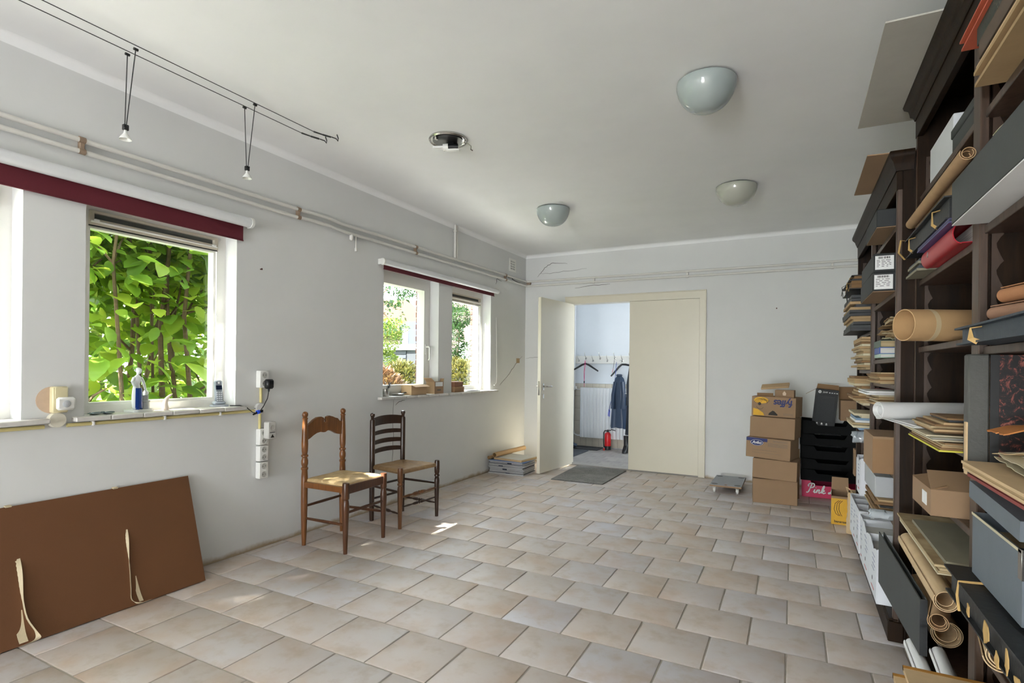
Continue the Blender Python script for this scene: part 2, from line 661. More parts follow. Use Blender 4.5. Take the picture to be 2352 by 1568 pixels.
# ------------------------------------------------------------------ left wall windows
def window(n, y0, y1, vent=False, sash=False, handle=False):
    """timber frame set at the outer part of the wall, glass, optional ventilation grille, sill"""
    xi, xo = -3.25, -3.335
    b = B()
    w = voxel([xo, xi], [y0, y0 + .06, y1 - .06, y1], [ZS, ZS + .065, ZH - .06, ZH],
              lambda x, y, z: not (y0 + .06 < y < y1 - .06 and ZS + .065 < z < ZH - .06))
    root = struct(w, 'window_%d' % n, M_WPAINT)
    iy0, iy1, iz0, iz1 = y0 + .06, y1 - .06, ZS + .065, ZH - .06
    if vent:
        iz1 = ZH - .135
        v = thing_part(root)
        vb = voxel([xo + .02, xi + .012], [iy0, iy0 + .022, iy1 - .022, iy1], [iz1, iz1 + .032, iz1 + .062, ZH - .06],
                   lambda x, y, z: not (iy0 + .022 < y < iy1 - .022 and iz1 + .032 < z < iz1 + .062 and x > -3.3))
        vo = part(vb, 'vent_grille', M_VFRAME, root, smooth=False)
        part(B().box(-3.315, -3.262, iy0 + .022, iy1 - .022, iz1 + .032, iz1 + .062), 'vent_mesh', M_LOUVER, vo, smooth=False)
        part(B().box(xi + .0, xi + .02, iy0 + .005, iy1 - .005, iz1 + .012, iz1 + .022, .003), 'vent_slide', M_WPAINT, vo)
        for yy in (iy0 + .03, iy1 - .03):
            part(B().box(xi + .012, xi + .026, yy - .012, yy + .012, iz1 + .018, iz1 + .03, .003), 'vent_knob', M_WPLAST, vo)
        part(B().box(xi - .0, xi + .006, iy0, iy1, iz1 - .006, iz1), 'seal', M_BLACK, root, smooth=False)
    if sash:
        s0 = .05
        sb = voxel([xo + .01, xi + .014], [iy0 - .012, iy0 + s0, iy1 - s0, iy1 + .012], [iz0 - .012, iz0 + s0, iz1 - s0, iz1 + .012],
                   lambda x, y, z: not (iy0 + s0 < y < iy1 - s0 and iz0 + s0 < z < iz1 - s0))
        so = part(sb, 'sash', M_WPAINT, root, smooth=False)
        hy = iy1 - .02
        hb = B().box(xi + .014, xi + .022, hy - .013, hy + .013, 1.33, 1.43, .003)
        hb.tube([(xi + .02, hy, 1.405), (xi + .055, hy, 1.405), (xi + .062, hy, 1.395), (xi + .062, hy, 1.29), (xi + .05, hy, 1.275)], .008, 8)
        part(hb, 'handle', M_WPLAST, so)
        gy0, gy1, gz0, gz1 = iy0 + s0, iy1 - s0, iz0 + s0, iz1 - s0
    else:
        gy0, gy1, gz0, gz1 = iy0, iy1, iz0, iz1
        bb = voxel([xo + .02, xi - .012], [gy0, gy0 + .014, gy1 - .014, gy1], [gz0, gz0 + .014, gz1 - .014, gz1],
                   lambda x, y, z: not (gy0 + .014 < y < gy1 - .014 and gz0 + .014 < z < gz1 - .014))
        part(bb, 'glazing_bead', M_WPAINT, root, smooth=False)
    part(B().box(-3.302, -3.296, gy0 - .004, gy1 + .004, gz0 - .004, gz1 + .004), 'pane', M_GLASS, root, smooth=False)
    return root

def thing_part(root):
    return root

wins = [window(1, *WIN[0], vent=True), window(2, *WIN[1], vent=True), window(3, *WIN[2], sash=True), window(4, *WIN[3], vent=True)]

# stone sills laid from short slabs
def sill(n, y0, y1, wy0, wy1, cnt):
    root = None
    L_ = (y1 - y0) / cnt
    for i in range(cnt):
        a, c = y0 + i * L_, y0 + (i + 1) * L_ - .0025
        b = B()
        a2, c2 = max(a, wy0 + .003), min(c, wy1 - .003)
        b.box(XL + .001, -3.088, a, c, .923, .947, .004)
        if c2 - a2 > .03:
            b.box(-3.249, XL + .003, a2, c2, .926, .947)
        if root is None:
            root = struct(b, 'trim_%d' % n, M_SILL)
        else:
            part(b, 'sill_slab', M_SILL, root)
    return root
sill(1, .22, 1.262, *WIN[0], 5)
sill(2, 1.362, 2.292, *WIN[1], 6)
sill(3, 3.56, 4.56, *WIN[2], 6)
sill(4, 4.60, 5.60, *WIN[3], 5)

# outer reveal: white stop beside every window, brick edge beside the two far ones
for i_, (a, c) in enumerate(WIN):
    part(B().box(-3.369, -3.3355, c - .03, c + .001, ZS, ZH), 'outer_frame', M_WPAINT, wall_left, smooth=False)
    if i_ > 1:
        b = B()
        for i in range(19):
            z = .92 + i * .0605
            off = .0 if i % 2 else .006
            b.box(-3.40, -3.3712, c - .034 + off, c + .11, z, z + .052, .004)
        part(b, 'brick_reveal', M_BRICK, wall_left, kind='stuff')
    part(B().box(-3.44, -3.34, a - .05, c + .05, ZS - .05, ZS - .012, .004), 'outer_sill', M_SILL, wall_left)

# ------------------------------------------------------------------ glazed garden doors in the wall behind the camera
gw = (GX1 - GX0) / 2
for i in range(2):
    x0, x1 = GX0 + i * gw, GX0 + (i + 1) * gw
    bb = voxel([x0, x0 + .06, x1 - .06, x1], [YB - .12, YB - .06], [0, .09, 1.16, 1.22, GZ - .07, GZ],
               lambda x, y, z: not (x0 + .06 < x < x1 - .06 and (.09 < z < 1.16 or 1.22 < z < GZ - .07)))
    o = struct(bb, 'door_%d' % (i + 3), M_WPAINT)

# ------------------------------------------------------------------ double doors in the far wall
fb = voxel([-2.575, DX0 + .012, DX1 - .012, -.886], [YF - .016, YF + .13], [0, DZ - .015, 2.10],
           lambda x, y, z: not (DX0 + .012 < x < DX1 - .012 and z < DZ - .015))
trim = struct(fb, 'trim_5', M_PAINT)
part(B().box(-2.58, -.881, YF - .022, YF, 2.095, 2.108, .003), 'moulding', M_PAINT, trim)
part(B().box(-.894, -.880, YF - .022, YF, 0, 2.10, .003), 'moulding', M_PAINT, trim)
part(B().box(DX0, DX1, YF + .0, YF + .13, -.005, .012, .004), 'threshold', mat('threshold_stone', (150, 146, 140), .5, .1, 30), trim)

d2 = struct(B().box(-1.752, -.954, YF - .006, YF + .034, .012, 2.013, .002), 'door_2', M_PAINT)
for z in (.25, 1.02, 1.86):
    part(B().tube([(-.951, YF - .008, z - .045), (-.951, YF - .008, z + .045)], .006, 8), 'hinge', M_PAINT, d2)
d1 = struct(B().box(-.795, 0, -.04, 0.0, .012, 2.013, .002), 'door_1', M_PAINT)
d1.location = (-2.505, YF - .004, 0)
# local -x runs along the leaf away from the hinge
d1.rotation_euler = (0, 0, math.atan2(.751, .08))
d1.scale = (1, 1, 1)
M_LEAF = d1
hx = -.735
for z0, z1 in ((.955, 1.035), (.86, .915)):
    part(B().box(hx - .012, hx + .012, -.046, -.04, z0, z1, .002), 'handle_plate', M_CHROME, d1)
    part(B().box(hx - .012, hx + .012, .0, .006, z0, z1, .002), 'handle_plate', M_CHROME, d1)
part(B().tube([(hx, -.046, 1.0), (hx, -.085, 1.0), (hx + .01, -.09, 1.0), (hx + .115, -.09, 1.0)], .009, 10), 'handle', M_CHROME, d1)
part(B().tube([(hx, .006, 1.0), (hx, .045, 1.0), (hx + .01, .05, 1.0), (hx + .115, .05, 1.0)], .009, 10), 'handle', M_CHROME, d1)
part(B().box(-.7962, -.7945, -.03, -.01, .9, 1.06), 'lock_plate', M_CHROME, d1)

# ------------------------------------------------------------------ hallway behind the doors
HX0, HX1, HY = -3.08, .25, 8.06
M_HTILE = mat('hall_floor_tile', (150, 146, 142), .55, .12, 6, .1, 80, rand=.12)
M_WTILE = mat('cream_wall_tile', (206, 198, 182), .3, .06, 12, rand=.05)
M_WGROUT = mat('dark_wall_grout', (136, 126, 112), .9, .1, 30)
hf = struct(B().box(HX0, HX1, YF + .05, HY + .1, -.12, -.012), 'floor_hall', mat('hall_grout', (112, 108, 104), .9, .1, 30))
nx = 0
y = YF + .135
row = 0
while y < HY - .03:
    x = -2.98 + (0.075 if row % 2 else 0)
    while x < -1.3:
        mk(tile_mesh(.147, .147, .01, .003, 'hall_tile', M_HTILE), 'hall_tile', None, hf, (x, y + .075, -.006))
        x += .15
    y += .15
    row += 1
part(B().box(-1.25, HX1, YF + .13, HY, -.013, -.006), 'hall_tile_field', M_HTILE, hf, kind='stuff')
struct(B().box(HX0 - .1, HX0, YF + .13, HY + .1, -.1, 2.6), 'wall_hall_left', M_HALLW)
wb = struct(B().box(HX0, HX1, HY, HY + .1, -.1, 2.6), 'wall_hall_far', M_HALLW)
struct(B().box(HX0 - .1, HX1 + .1, YF + .13, HY + .1, 2.55, 2.65), 'ceiling_hall', M_CEIL)
struct(voxel([HX1, HX1 + .1], [YF + .13, 6.8, 7.8, HY + .1], [-.1, 1.1, 2.1, 2.6], lambda x, y, z: not (6.8 < y < 7.8 and 1.1 < z < 2.1)), 'wall_hall_right', M_HALLW)
part(B().box(HX0 + .001, -1.6, HY - .004, HY + .001, 0, .975), 'tile_backing', M_WGROUT, wb, smooth=False)
for r_ in range(5):
    z0 = -.002 + r_ * .195 if r_ else .0
    h_ = .192
    for j in range(14):
        x = -3.075 + j * .1
        bm_ = tile_mesh(.097, h_, .008, .002, 'wall_tile', M_WTILE)
        mk(bm_, 'wall_tile', None, wb, (x + .05, HY - .009, z0 + .0975), (pi / 2, 0, 0))

# ------------------------------------------------------------------ garden outside
def leafmat(name, c1, c2, c3, tr=.45, k_=.42):
    m, nt, p = newmat(name)
    oi = nt.nodes.new('ShaderNodeObjectInfo')
    at = nt.nodes.new('ShaderNodeAttribute'); at.attribute_name = 'tone'
    f = noise_node(nt, 3.5, 3, .6, 'Object')
    ad = nt.nodes.new('ShaderNodeMath'); ad.operation = 'ADD'
    nt.links.new(oi.outputs['Random'], ad.inputs[0]); nt.links.new(at.outputs['Fac'], ad.inputs[1])
    fr_ = nt.nodes.new('ShaderNodeMath'); fr_.operation = 'FRACT'
    nt.links.new(ad.outputs[0], fr_.inputs[0])
    c1, c2, c3 = (mul(lin(c_), k_) for c_ in (c1, c2, c3))
    col = ramp(nt, fr_.outputs[0], [(.0, c1), (.5, c2), (1, c3)])
    col2 = mixcol(nt, .3, col, ramp(nt, f, [(.3, c1), (.7, c3)]))
    nt.links.new(col2, p.inputs['Base Color'])
    p.inputs['Roughness'].default_value = .42
    t = nt.nodes.new('ShaderNodeBsdfTranslucent')
    hs = nt.nodes.new('ShaderNodeHueSaturation'); hs.inputs['Hue'].default_value = .485; hs.inputs['Value'].default_value = 1.25; hs.inputs['Saturation'].default_value = 1.05
    nt.links.new(col2, hs.inputs['Color']); nt.links.new(hs.outputs[0], t.inputs[0])
    mx = nt.nodes.new('ShaderNodeMixShader'); mx.inputs[0].default_value = tr
    nt.links.new(p.outputs[0], mx.inputs[1]); nt.links.new(t.outputs[0], mx.inputs[2])
    nt.links.new(mx.outputs[0], nt.nodes['Material Output'].inputs[0])
    return m


M_LEAFA = leafmat('shrub_leaf', (70, 108, 40), (108, 146, 54), (164, 184, 76), .55, 1.1)
M_LEAFT = leafmat('tree_leaf', (44, 78, 44), (62, 100, 52), (88, 122, 62))
M_LEAFM = leafmat('maple_leaf', (84, 116, 44), (112, 140, 56), (140, 156, 70), .5, .6)
M_LEAFC = leafmat('conifer_leaf', (92, 104, 46), (128, 128, 60), (150, 138, 76), .25)
M_STEM = mat('shrub_bark', (96, 78, 58), .85, .3, 30, .4, 80)
M_GRASS = mat('garden_grass', (58, 76, 40), .9, .3, 6, .3, 50)

ground = struct(B().box(-60, -3.375, -30, 60, -.25, -.15), 'ground_garden', M_GRASS)

M_BOUNCE = mat('bounce_paving', (222, 217, 208), .85, .1, 5, .2, 60)
bounce_ground = struct(B().box(-5.05, -3.375, -4, 9, -.2, -.12), 'ground_bounce', M_BOUNCE)  # unseen pale slab added to throw sunlight up to the ceiling


def leaf_geo(L_, W_, droop=.25, fold=.18, nseg=4):
    """pointed leaf along +x, folded at the midrib: 3 x (nseg+1) verts"""
    v, f = [], []
    for i in range(nseg + 1):
        t = i / nseg
        w = W_ / 2 * (math.sin(pi * min(1, t * .92 + .06)) ** .8)
        x = L_ * (t - .08 * t * t)
        z = -droop * L_ * t * t
        v += [(x, -w, z + fold * w), (x, 0, z), (x, w, z + fold * w)]
    for i in range(nseg):
        a = i * 3
        f += [(a, a + 3, a + 4, a + 1), (a + 1, a + 4, a + 5, a + 2)]
    return v, f


leaf_meshes = []
for i in range(5):
    L_ = .10 + .02 * i
    v, f = leaf_geo(L_, L_ * (.52 + .05 * (i % 3)), .15 + .1 * (i % 3), .25)
    me = bpy.data.meshes.new('leaf'); me.from_pydata(v, [], f); me.shade_smooth(); me.materials.append(M_LEAFA)
    leaf_meshes.append((v, f, me))


def rnd_leaf_matrix(p, out, r, scale=1.0):
    """leaf at p pointing outward-ish and drooping, upper side towards the sky"""
    d = Vector(out) + Vector((r.uniform(-.9, .9), r.uniform(-.9, .9), r.uniform(-.55, .35)))
    d.normalize()
    up = Vector((r.uniform(-.5, .5), r.uniform(-.5, .5), 1))
    y = up.cross(d).normalized()
    z = d.cross(y)
    M = Matrix(((d.x, y.x, z.x, p[0]), (d.y, y.y, z.y, p[1]), (d.z, y.z, z.z, p[2]), (0, 0, 0, 1)))
    return M @ Matrix.Scale(scale, 4)


def foliage_mesh(name, mats, r, geo, m):
    """one mesh of many leaves with a per-leaf tone attribute"""
    b = B(); tones = []
    for M in mats:
        v, f = geo if isinstance(geo, tuple) else r.choice(geo)
        b.add(v, f, M)
        t = r.random()
        tones += [t] * len(f)
    me = bpy.data.meshes.new(name); me.from_pydata(b.v, [], b.f)
    at = me.attributes.new('tone', 'FLOAT', 'FACE')
    at.data.foreach_set('value', tones)
    me.shade_smooth(); me.materials.append(m)
    return me


# big-leaved shrub right outside the first two windows
rs = random.Random(5)
shrub = thing('leafy_shrub', 'tall shrub with big glossy pointed leaves and brown stems filling the large window', 'shrub', (-4.3, 2.2, -.15))
SL = Vector((-4.3, 2.2, -.15))
stems = []
for i in range(26):
    y = rs.uniform(.5, 3.3); x = rs.uniform(-4.75, -3.95)
    top = rs.uniform(2.2, 3.3)
    pts = []
    dx, dy = rs.uniform(-.18, .18), rs.uniform(-.35, .35)
    for k in range(7):
        t = k / 6
        pts.append(Vector((x + dx * t + rs.uniform(-.035, .035), y + dy * t + rs.uniform(-.05, .05), -.15 + (top + .15) * t)) - SL)
    r0 = rs.uniform(.012, .027)
    sb = B().tube(pts, [r0 * (1 - .7 * k / 6) for k in range(7)], 6)
    # side twigs
    for _ in range(4):
        k = rs.randint(2, 5)
        q = pts[k]
        e = q + Vector((rs.uniform(-.25, .3), rs.uniform(-.3, .3), rs.uniform(.15, .4)))
        sb.tube([q, (q + e) / 2 + Vector((0, 0, .03)), e], [r0 * .45, r0 * .35, r0 * .2], 5)
    part(sb, 'stem', M_STEM, shrub)
    stems.append(pts)
near = []
mats_ = []
def dens(z):
    return 1.0 if z > 1.75 else (.5 if z > 1.35 else .27)
while len(mats_) < 8600:
    p = Vector((rs.uniform(-5.4, -3.72), rs.uniform(.6, 3.4), rs.uniform(.2, 3.25)))
    if rs.random() > dens(p.z) * (1 if p.x < -3.95 else .5) * (1 if p.y > 1.45 else .22):
        continue
    M = rnd_leaf_matrix(p - SL, (.75, -.25, -.1), rs, rs.uniform(.75, 1.35))
    mats_.append((p, M))
# the 300 leaves that show largest through the window become single parts
vis = sorted([i for i, q in enumerate(mats_) if q[0].x > -4.4 and .95 < q[0].z < 2.25 and 1.5 < q[0].y < 3.1], key=lambda i: -mats_[i][0].x)[:290]
ids = set(vis)
for i in vis:
    M = mats_[i][1]
    o = mk(rs.choice(leaf_meshes)[2], 'leaf', None, shrub)
    o.matrix_local = M
me = foliage_mesh('foliage', [q[1] for i, q in enumerate(mats_) if i not in ids], rs, [(v, f) for v, f, _ in leaf_meshes], M_LEAFA)
o = mk(me, 'foliage', None, shrub); o['kind'] = 'stuff'


def small_leaf(L_, W_):
    return [(0, 0, 0), (L_ * .45, -W_ / 2, .1 * W_), (L_, 0, -.15 * L_), (L_ * .45, W_ / 2, .1 * W_)], [(0, 1, 2), (0, 2, 3)]


def tree(name, label, cat, base, trunk, crowns, n, leaf, lm, seed, trunk_r=.12, out=(0, 0, .1)):
    """trunk path, crowns = list of (centre, radii)"""
    r = random.Random(seed)
    t = thing(name, label, cat, base)
    bs = Vector(base)
    sb = B()
    pts = [Vector(q) - bs for q in trunk]
    sb.tube(pts, [trunk_r * (1 - .6 * i / (len(pts) - 1)) for i in range(len(pts))], 8)
    part(sb, 'trunk', M_STEM, t)
    br = B()
    for c, rad in crowns:
        c = Vector(c) - bs
        q = min(pts, key=lambda s_: (s_ - c).length)
        br.tube([q, (q + c) / 2 + Vector((0, 0, -.1)), c], [trunk_r * .35, trunk_r * .22, trunk_r * .1], 6)
    part(br, 'branches', M_STEM, t, kind='stuff')
    tot = sum(rad[0] * rad[1] * rad[2] for _, rad in crowns)
    ms = []
    for c, rad in crowns:
        for _ in range(int(n * rad[0] * rad[1] * rad[2] / tot)):
            while True:
                d = Vector((r.uniform(-1, 1), r.uniform(-1, 1), r.uniform(-1, 1)))
                if d.length < 1:
                    break
            d = d.normalized() * (d.length ** .5)
            p = Vector(c) + Vector((d.x * rad[0], d.y * rad[1], d.z * rad[2])) - bs
            o_ = d + Vector(out)
            ms.append(rnd_leaf_matrix(p, o_, r, r.uniform(.7, 1.35)))
    me = foliage_mesh('foliage', ms, r, leaf, lm)
    o = mk(me, 'foliage', None, t); o['kind'] = 'stuff'
    return t


LT = [small_leaf(.075, .045), small_leaf(.09, .05), small_leaf(.06, .04)]
tree('garden_tree', 'dark green leafy tree with open branches in the casement window', 'tree', (-7.2, 6.9, -.15),
     [(-7.2, 6.9, -.15), (-7.25, 7.2, 1.4), (-7.1, 7.9, 2.6), (-7.0, 9.0, 3.6)],
     [((-7.0, 8.25, 2.75), (.5, .55, .35)), ((-7.05, 8.9, 2.95), (.5, .55, .3)), ((-6.9, 8.1, 2.15), (.35, .3, .28)), ((-7.2, 10.6, 2.9), (.6, .6, .4)), ((-7.1, 10.4, 2.2), (.4, .3, .4)),
      ((-7.1, 9.6, 3.6), (1.0, 1.4, .5))], 5200, LT, M_LEAFT, 3, .09)
tree('japanese_maple', 'bright light green bushy tree left of the dark shed', 'tree', (-8.4, 9.5, -.15),
     [(-8.4, 9.5, -.15), (-8.35, 9.5, .8), (-8.4, 9.55, 1.6)],
     [((-8.3, 9.45, 1.85), (.55, .42, .38)), ((-8.2, 9.75, 2.1), (.4, .35, .2)), ((-8.4, 9.5, 1.2), (.6, .45, .4))], 5200, [small_leaf(.06, .03), small_leaf(.07, .04)], M_LEAFM, 9, .05)
tree('climbing_shrub', 'loose green shrub growing up the pink brick wall', 'shrub', (-8.3, 12.6, -.15),
     [(-8.3, 12.6, -.15), (-8.3, 12.6, 1.0), (-8.25, 12.7, 2.4)],
     [((-8.35, 12.5, 1.9), (.3, .28, .6)), ((-8.0, 12.75, 1.55), (.25, .3, .35)), ((-8.3, 12.75, 2.6), (.35, .4, .25))], 3200, LT, M_LEAFT, 13, .04)
tree('sun_blocker_tree', 'unseen added tree with crowns placed to block sun at the windows', 'tree', (-7.2, -1.0, -.15),
     [(-7.2, -1.0, -.15), (-7.0, -.9, 2.5), (-6.6, -.4, 5.0), (-6.2, .1, 6.6)],
     [((-5.8, -.8, 6.5), (1.6, .75, 1.1)), ((-6.0, -3.75, 6.8), (.9, .5, .7)), ((-6.0, -4.9, 6.9), (1.5, .9, 1.2))], 5200, [small_leaf(.17, .11), small_leaf(.2, .13)], M_LEAFT, 21, .2)  # out-of-view tree added as a sun blocker, crowns set per window

tree('background_hedge', 'sunlit yellow-green hedge behind the big-leaved shrub', 'hedge', (-7.2, 3.4, -.15),
     [(-7.2, 3.4, -.15), (-7.2, 3.4, .8), (-7.2, 3.4, 1.6)],
     [((-7.2, 1.9, 1.0), (.5, .9, 1.2)), ((-7.2, 3.4, 1.0), (.5, .9, 1.2)), ((-7.2, 4.8, 1.0), (.5, .8, 1.2)), ((-7.4, 1.8, 2.6), (.4, .8, .7)), ((-7.4, 3.0, 2.6), (.4, .8, .7)), ((-7.3, 4.4, 2.6), (.4, .8, .7))], 11000, [small_leaf(.13, .08), small_leaf(.15, .095)], M_LEAFM, 17, .06)

# clipped golden conifers under the windows' view
def conifer(label, c, rad, n, seed, lm):
    r = random.Random(seed)
    t = thing('golden_conifer', label, 'shrub', (c[0], c[1], -.15), group='golden conifers in the garden')
    part(B().tube([(0, 0, 0), (.03, .02, c[2] * .6), (0, 0, c[2] + .1)], [.05, .035, .01], 6), 'trunk', M_STEM, t)
    spray = ([(0, 0, 0), (.06, -.025, .01), (.13, -.02, 0), (.16, 0, -.01), (.13, .02, 0), (.06, .025, .01)], [(0, 1, 2, 3), (0, 3, 4, 5)])
    ms = []
    for _ in range(n * 2):
        th = r.uniform(0, 2 * pi); ph = math.acos(r.uniform(-.4, 1))
        d = Vector((math.sin(ph) * math.cos(th), math.sin(ph) * math.sin(th), math.cos(ph)))
        k = .8 + .2 * mnoise.noise(d * 3.5 + Vector((seed, 0, 0))) + r.uniform(-.06, .08)
        p = Vector((d.x * rad[0] * k, d.y * rad[1] * k, c[2] + .15 + d.z * rad[2] * k))
        ms.append(rnd_leaf_matrix(p, d * 1.3 + Vector((0, 0, .25)), r, r.uniform(.4, .75)))
    o = mk(foliage_mesh('foliage', ms, r, spray, lm), 'foliage', None, t); o['kind'] = 'stuff'
M_LEAFO = leafmat('russet_leaf', (132, 96, 66), (150, 112, 78), (150, 128, 80), .25)
conifer('russet low shrub at the left of the casement window', (-5.5, 6.35, .65), (.4, .38, .55), 1300, 31, M_LEAFO)
conifer('golden conifer below the dark shed in the casement window', (-6.0, 7.45, .7), (.55, .5, .62), 2200, 32, M_LEAFC)
conifer('rounded golden conifer at the bottom of the far narrow window', (-5.75, 8.9, .78), (.6, .55, .62), 2200, 33, M_LEAFC)
conifer('small golden conifer seen at the very edge of the far narrow window', (-6.7, 10.2, .6), (.5, .45, .55), 1200, 34, M_LEAFC)

# dark timber shed with flat white-edged roof
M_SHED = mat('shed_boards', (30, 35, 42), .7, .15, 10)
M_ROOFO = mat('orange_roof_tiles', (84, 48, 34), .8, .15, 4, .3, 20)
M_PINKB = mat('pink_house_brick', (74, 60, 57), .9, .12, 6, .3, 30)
sh = thing('garden_shed', 'dark grey timber shed with white roof edge behind the garden', 'shed', (-16.8, 20.5, -.15))
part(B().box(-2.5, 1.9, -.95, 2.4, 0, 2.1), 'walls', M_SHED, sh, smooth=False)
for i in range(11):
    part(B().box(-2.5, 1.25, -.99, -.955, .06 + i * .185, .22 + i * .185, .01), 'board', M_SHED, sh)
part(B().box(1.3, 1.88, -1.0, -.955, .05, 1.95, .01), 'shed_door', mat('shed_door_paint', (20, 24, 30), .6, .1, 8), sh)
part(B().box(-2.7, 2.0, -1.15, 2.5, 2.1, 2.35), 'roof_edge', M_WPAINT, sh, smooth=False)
hs_ = thing('street_house', 'distant house with orange tiled roof, chimney and blue-grey boarded gable', 'house', (-27.0, 34.0, -.15))
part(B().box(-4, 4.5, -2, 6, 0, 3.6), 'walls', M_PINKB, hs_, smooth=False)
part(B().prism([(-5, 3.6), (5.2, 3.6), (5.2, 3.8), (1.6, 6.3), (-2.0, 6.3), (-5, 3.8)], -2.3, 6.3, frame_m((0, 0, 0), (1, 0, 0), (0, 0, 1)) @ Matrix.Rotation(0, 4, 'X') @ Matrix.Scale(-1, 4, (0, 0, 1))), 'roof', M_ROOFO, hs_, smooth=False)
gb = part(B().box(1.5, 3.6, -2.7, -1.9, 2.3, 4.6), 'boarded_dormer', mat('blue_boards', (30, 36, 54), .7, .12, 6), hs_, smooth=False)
part(B().box(1.75, 2.25, -2.74, -2.7, 2.9, 4.1), 'dormer_window', M_WPAINT, gb, smooth=False)
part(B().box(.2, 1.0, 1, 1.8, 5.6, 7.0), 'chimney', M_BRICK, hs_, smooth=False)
nh = thing('street_house', 'pale pink brick house wall with a white door behind bushes', 'house', (-11.5, 19.0, -.15))
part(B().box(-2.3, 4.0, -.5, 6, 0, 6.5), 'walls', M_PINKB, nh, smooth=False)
dr = part(B().box(-.6, -.02, -.56, -.5, .1, 2.35, .01), 'door', M_WPAINT, nh)
part(B().box(-.45, -.18, -.575, -.56, 1.5, 2.1, .01), 'door_pane', mat('frosted_pane', (210, 222, 226), .2, .03, 5), dr)

# ------------------------------------------------------------------ roller blinds
def blind(label, y0, y1, zc, r, drop, fab_y1):
    t = thing('roller_blind', label, 'blind', (-3.092, (y0 + y1) / 2, zc), group='roller blinds above the windows')
    L_ = (y1 - y0) / 2
    part(B().tube([(0, -L_ + .02, 0), (0, L_ - .02, 0)], r, 20), 'roll', M_BLINDW, t)
    def fab(u, v):
        return (-r * .75 - .002 + .0015 * math.sin(u * 30), -L_ + .045 + u * (2 * L_ - .09), -v * (drop + r))
    part(B().sheet(fab, 40, 2, .0012), 'fabric', M_MAROON, t)
    part(B().tube([(-r * .75 - .002, -L_ + .045, -drop - r), (-r * .75 - .002, L_ - .045, -drop - r)], .004, 6), 'hem_bar', M_MAROON, t)
    for s_ in (-1, 1):
        bb = B().tube([(0, s_ * (L_ - .022), 0), (0, s_ * (L_ - .004), 0)], r * 1.08, 20)
        bb.box(-.046, 0, s_ * (L_ - .004), s_ * L_, -r * .9, r * .9, .002)
        bk = part(bb, 'end_bracket', M_WPLAST, t)
    return t


blind('wide white roller blind with deep maroon fabric over the two near windows', .12, 2.315, 2.115, .031, .085, 0)
blind('white roller blind with narrow maroon fabric strip over the two far windows', 3.55, 5.56, 2.096, .026, .03, 0)
cd = B().tube([(-3.125, 5.59, 1.80), (-3.123, 5.60, 1.4), (-3.12, 5.605, 1.12), (-3.118, 5.595, 1.03), (-3.115, 5.555, 1.0), (-3.113, 5.53, 1.005)], .004, 6)
single(cd, 'blind_cord', M_WPLAST, 'white pull cord hanging on the wall beside the far window', 'cord')

# ------------------------------------------------------------------ heating pipes along the walls
def pz_(y, a):   # gentle rise of the pipes along the wall
    return a + .004 * (y - 1.0)
def pipe_run(label, z0, jog):
    pts = [(-3.115, -3.5, z0 - .01), (-3.115, .9, z0)]
    for y in (1.6, 2.2, 2.70):
        pts.append((-3.115, y, pz_(y, z0)))
    pts += [(-3.108, 2.82, pz_(2.8, z0) + jog), (-3.108, 2.98, pz_(2.95, z0) + jog), (-3.115, 3.12, pz_(3.1, z0) - .004)]
    for y in (3.6, 4.4, 5.3, 6.3):
        pts.append((-3.115, y, pz_(y, z0) + (.008 if y > 5 else 0)))
    pts += [(-3.108, 6.36, pz_(6.36, z0) + .008), (-3.08, 6.376, pz_(6.4, z0) + .008)]
    zz = pz_(6.4, z0) + .008
    for x in (-2.4, -1.5, -.6, .4, .92):
        pts.append((x, 6.376, zz - .004 * (x + 3)))
    return single(B().tube(pts, .0125, 10), 'heating_pipe', M_PIPE, label, 'pipe', group='pair of heating pipes under the ceiling')
pipe_run('upper of the two white heating pipes along the walls', 2.302, .004)
pipe_run('lower of the two white heating pipes along the walls', 2.246, .006)
cl_spots = [(-3.115, 1.385, 2.277), (-3.115, 2.70, 2.283), (-3.115, 4.04, 2.288), (-3.115, 5.80, 2.302)]
cl_lab = ['rusty pipe bracket above the large window', 'pipe bracket where the pipes bend between the windows', 'pipe bracket above the casement window', 'pipe bracket left of the wall vent']
for (x, y, z), lb in zip(cl_spots, cl_lab):
    b = B().box(-3.139, -3.112, y - .008, y + .012, z - .026, z + .026, .002)
    for dz in (-.028, .028):
        b.tube([(-3.115, y - .014, z + dz), (-3.115, y + .014, z + dz)], .0155, 10)
    single(b, 'pipe_bracket', mat('rusty_paint', (150, 128, 108), .7, .25, 60), lb, 'bracket', group='pipe brackets')
for x, lb in ((-2.2, 'pipe bracket on the far wall above the open door'), (-1.09, 'pipe bracket on the far wall above the closed door'), (.33, 'pipe bracket on the far wall near the bookcase')):
    z = 2.297 - .004 * (x + 3)
    b = B().box(x - .012, x + .012, 6.372, 6.399, z - .022, z + .024, .002)
    b.tube([(x - .012, 6.376, z - .026), (x + .012, 6.376, z - .026)], .0145, 10)
    b.tube([(x - .012, 6.376, z + .03), (x + .012, 6.376, z + .03)], .0145, 10)
    single(b, 'pipe_bracket', M_PIPE, lb, 'bracket', group='pipe brackets')
for dy, r, lb in ((0, .013, 'thicker white pipe rising from the wall pipes to the ceiling'), (.038, .009, 'thinner white pipe beside the riser to the ceiling')):
    b = B().tube([(-3.118, 4.69 + dy, 2.335), (-3.118, 4.69 + dy, 2.676)], r, 10)
    b.tube([(-3.118, 4.69 + dy, 2.60), (-3.118, 4.69 + dy, 2.618)], r * 1.5, 10)
    single(b, 'riser_pipe', M_PIPE, lb, 'pipe')
b = B().tube([(-3.116, 3.215, 2.245), (-3.116, 3.215, 2.205)], .016, 12)
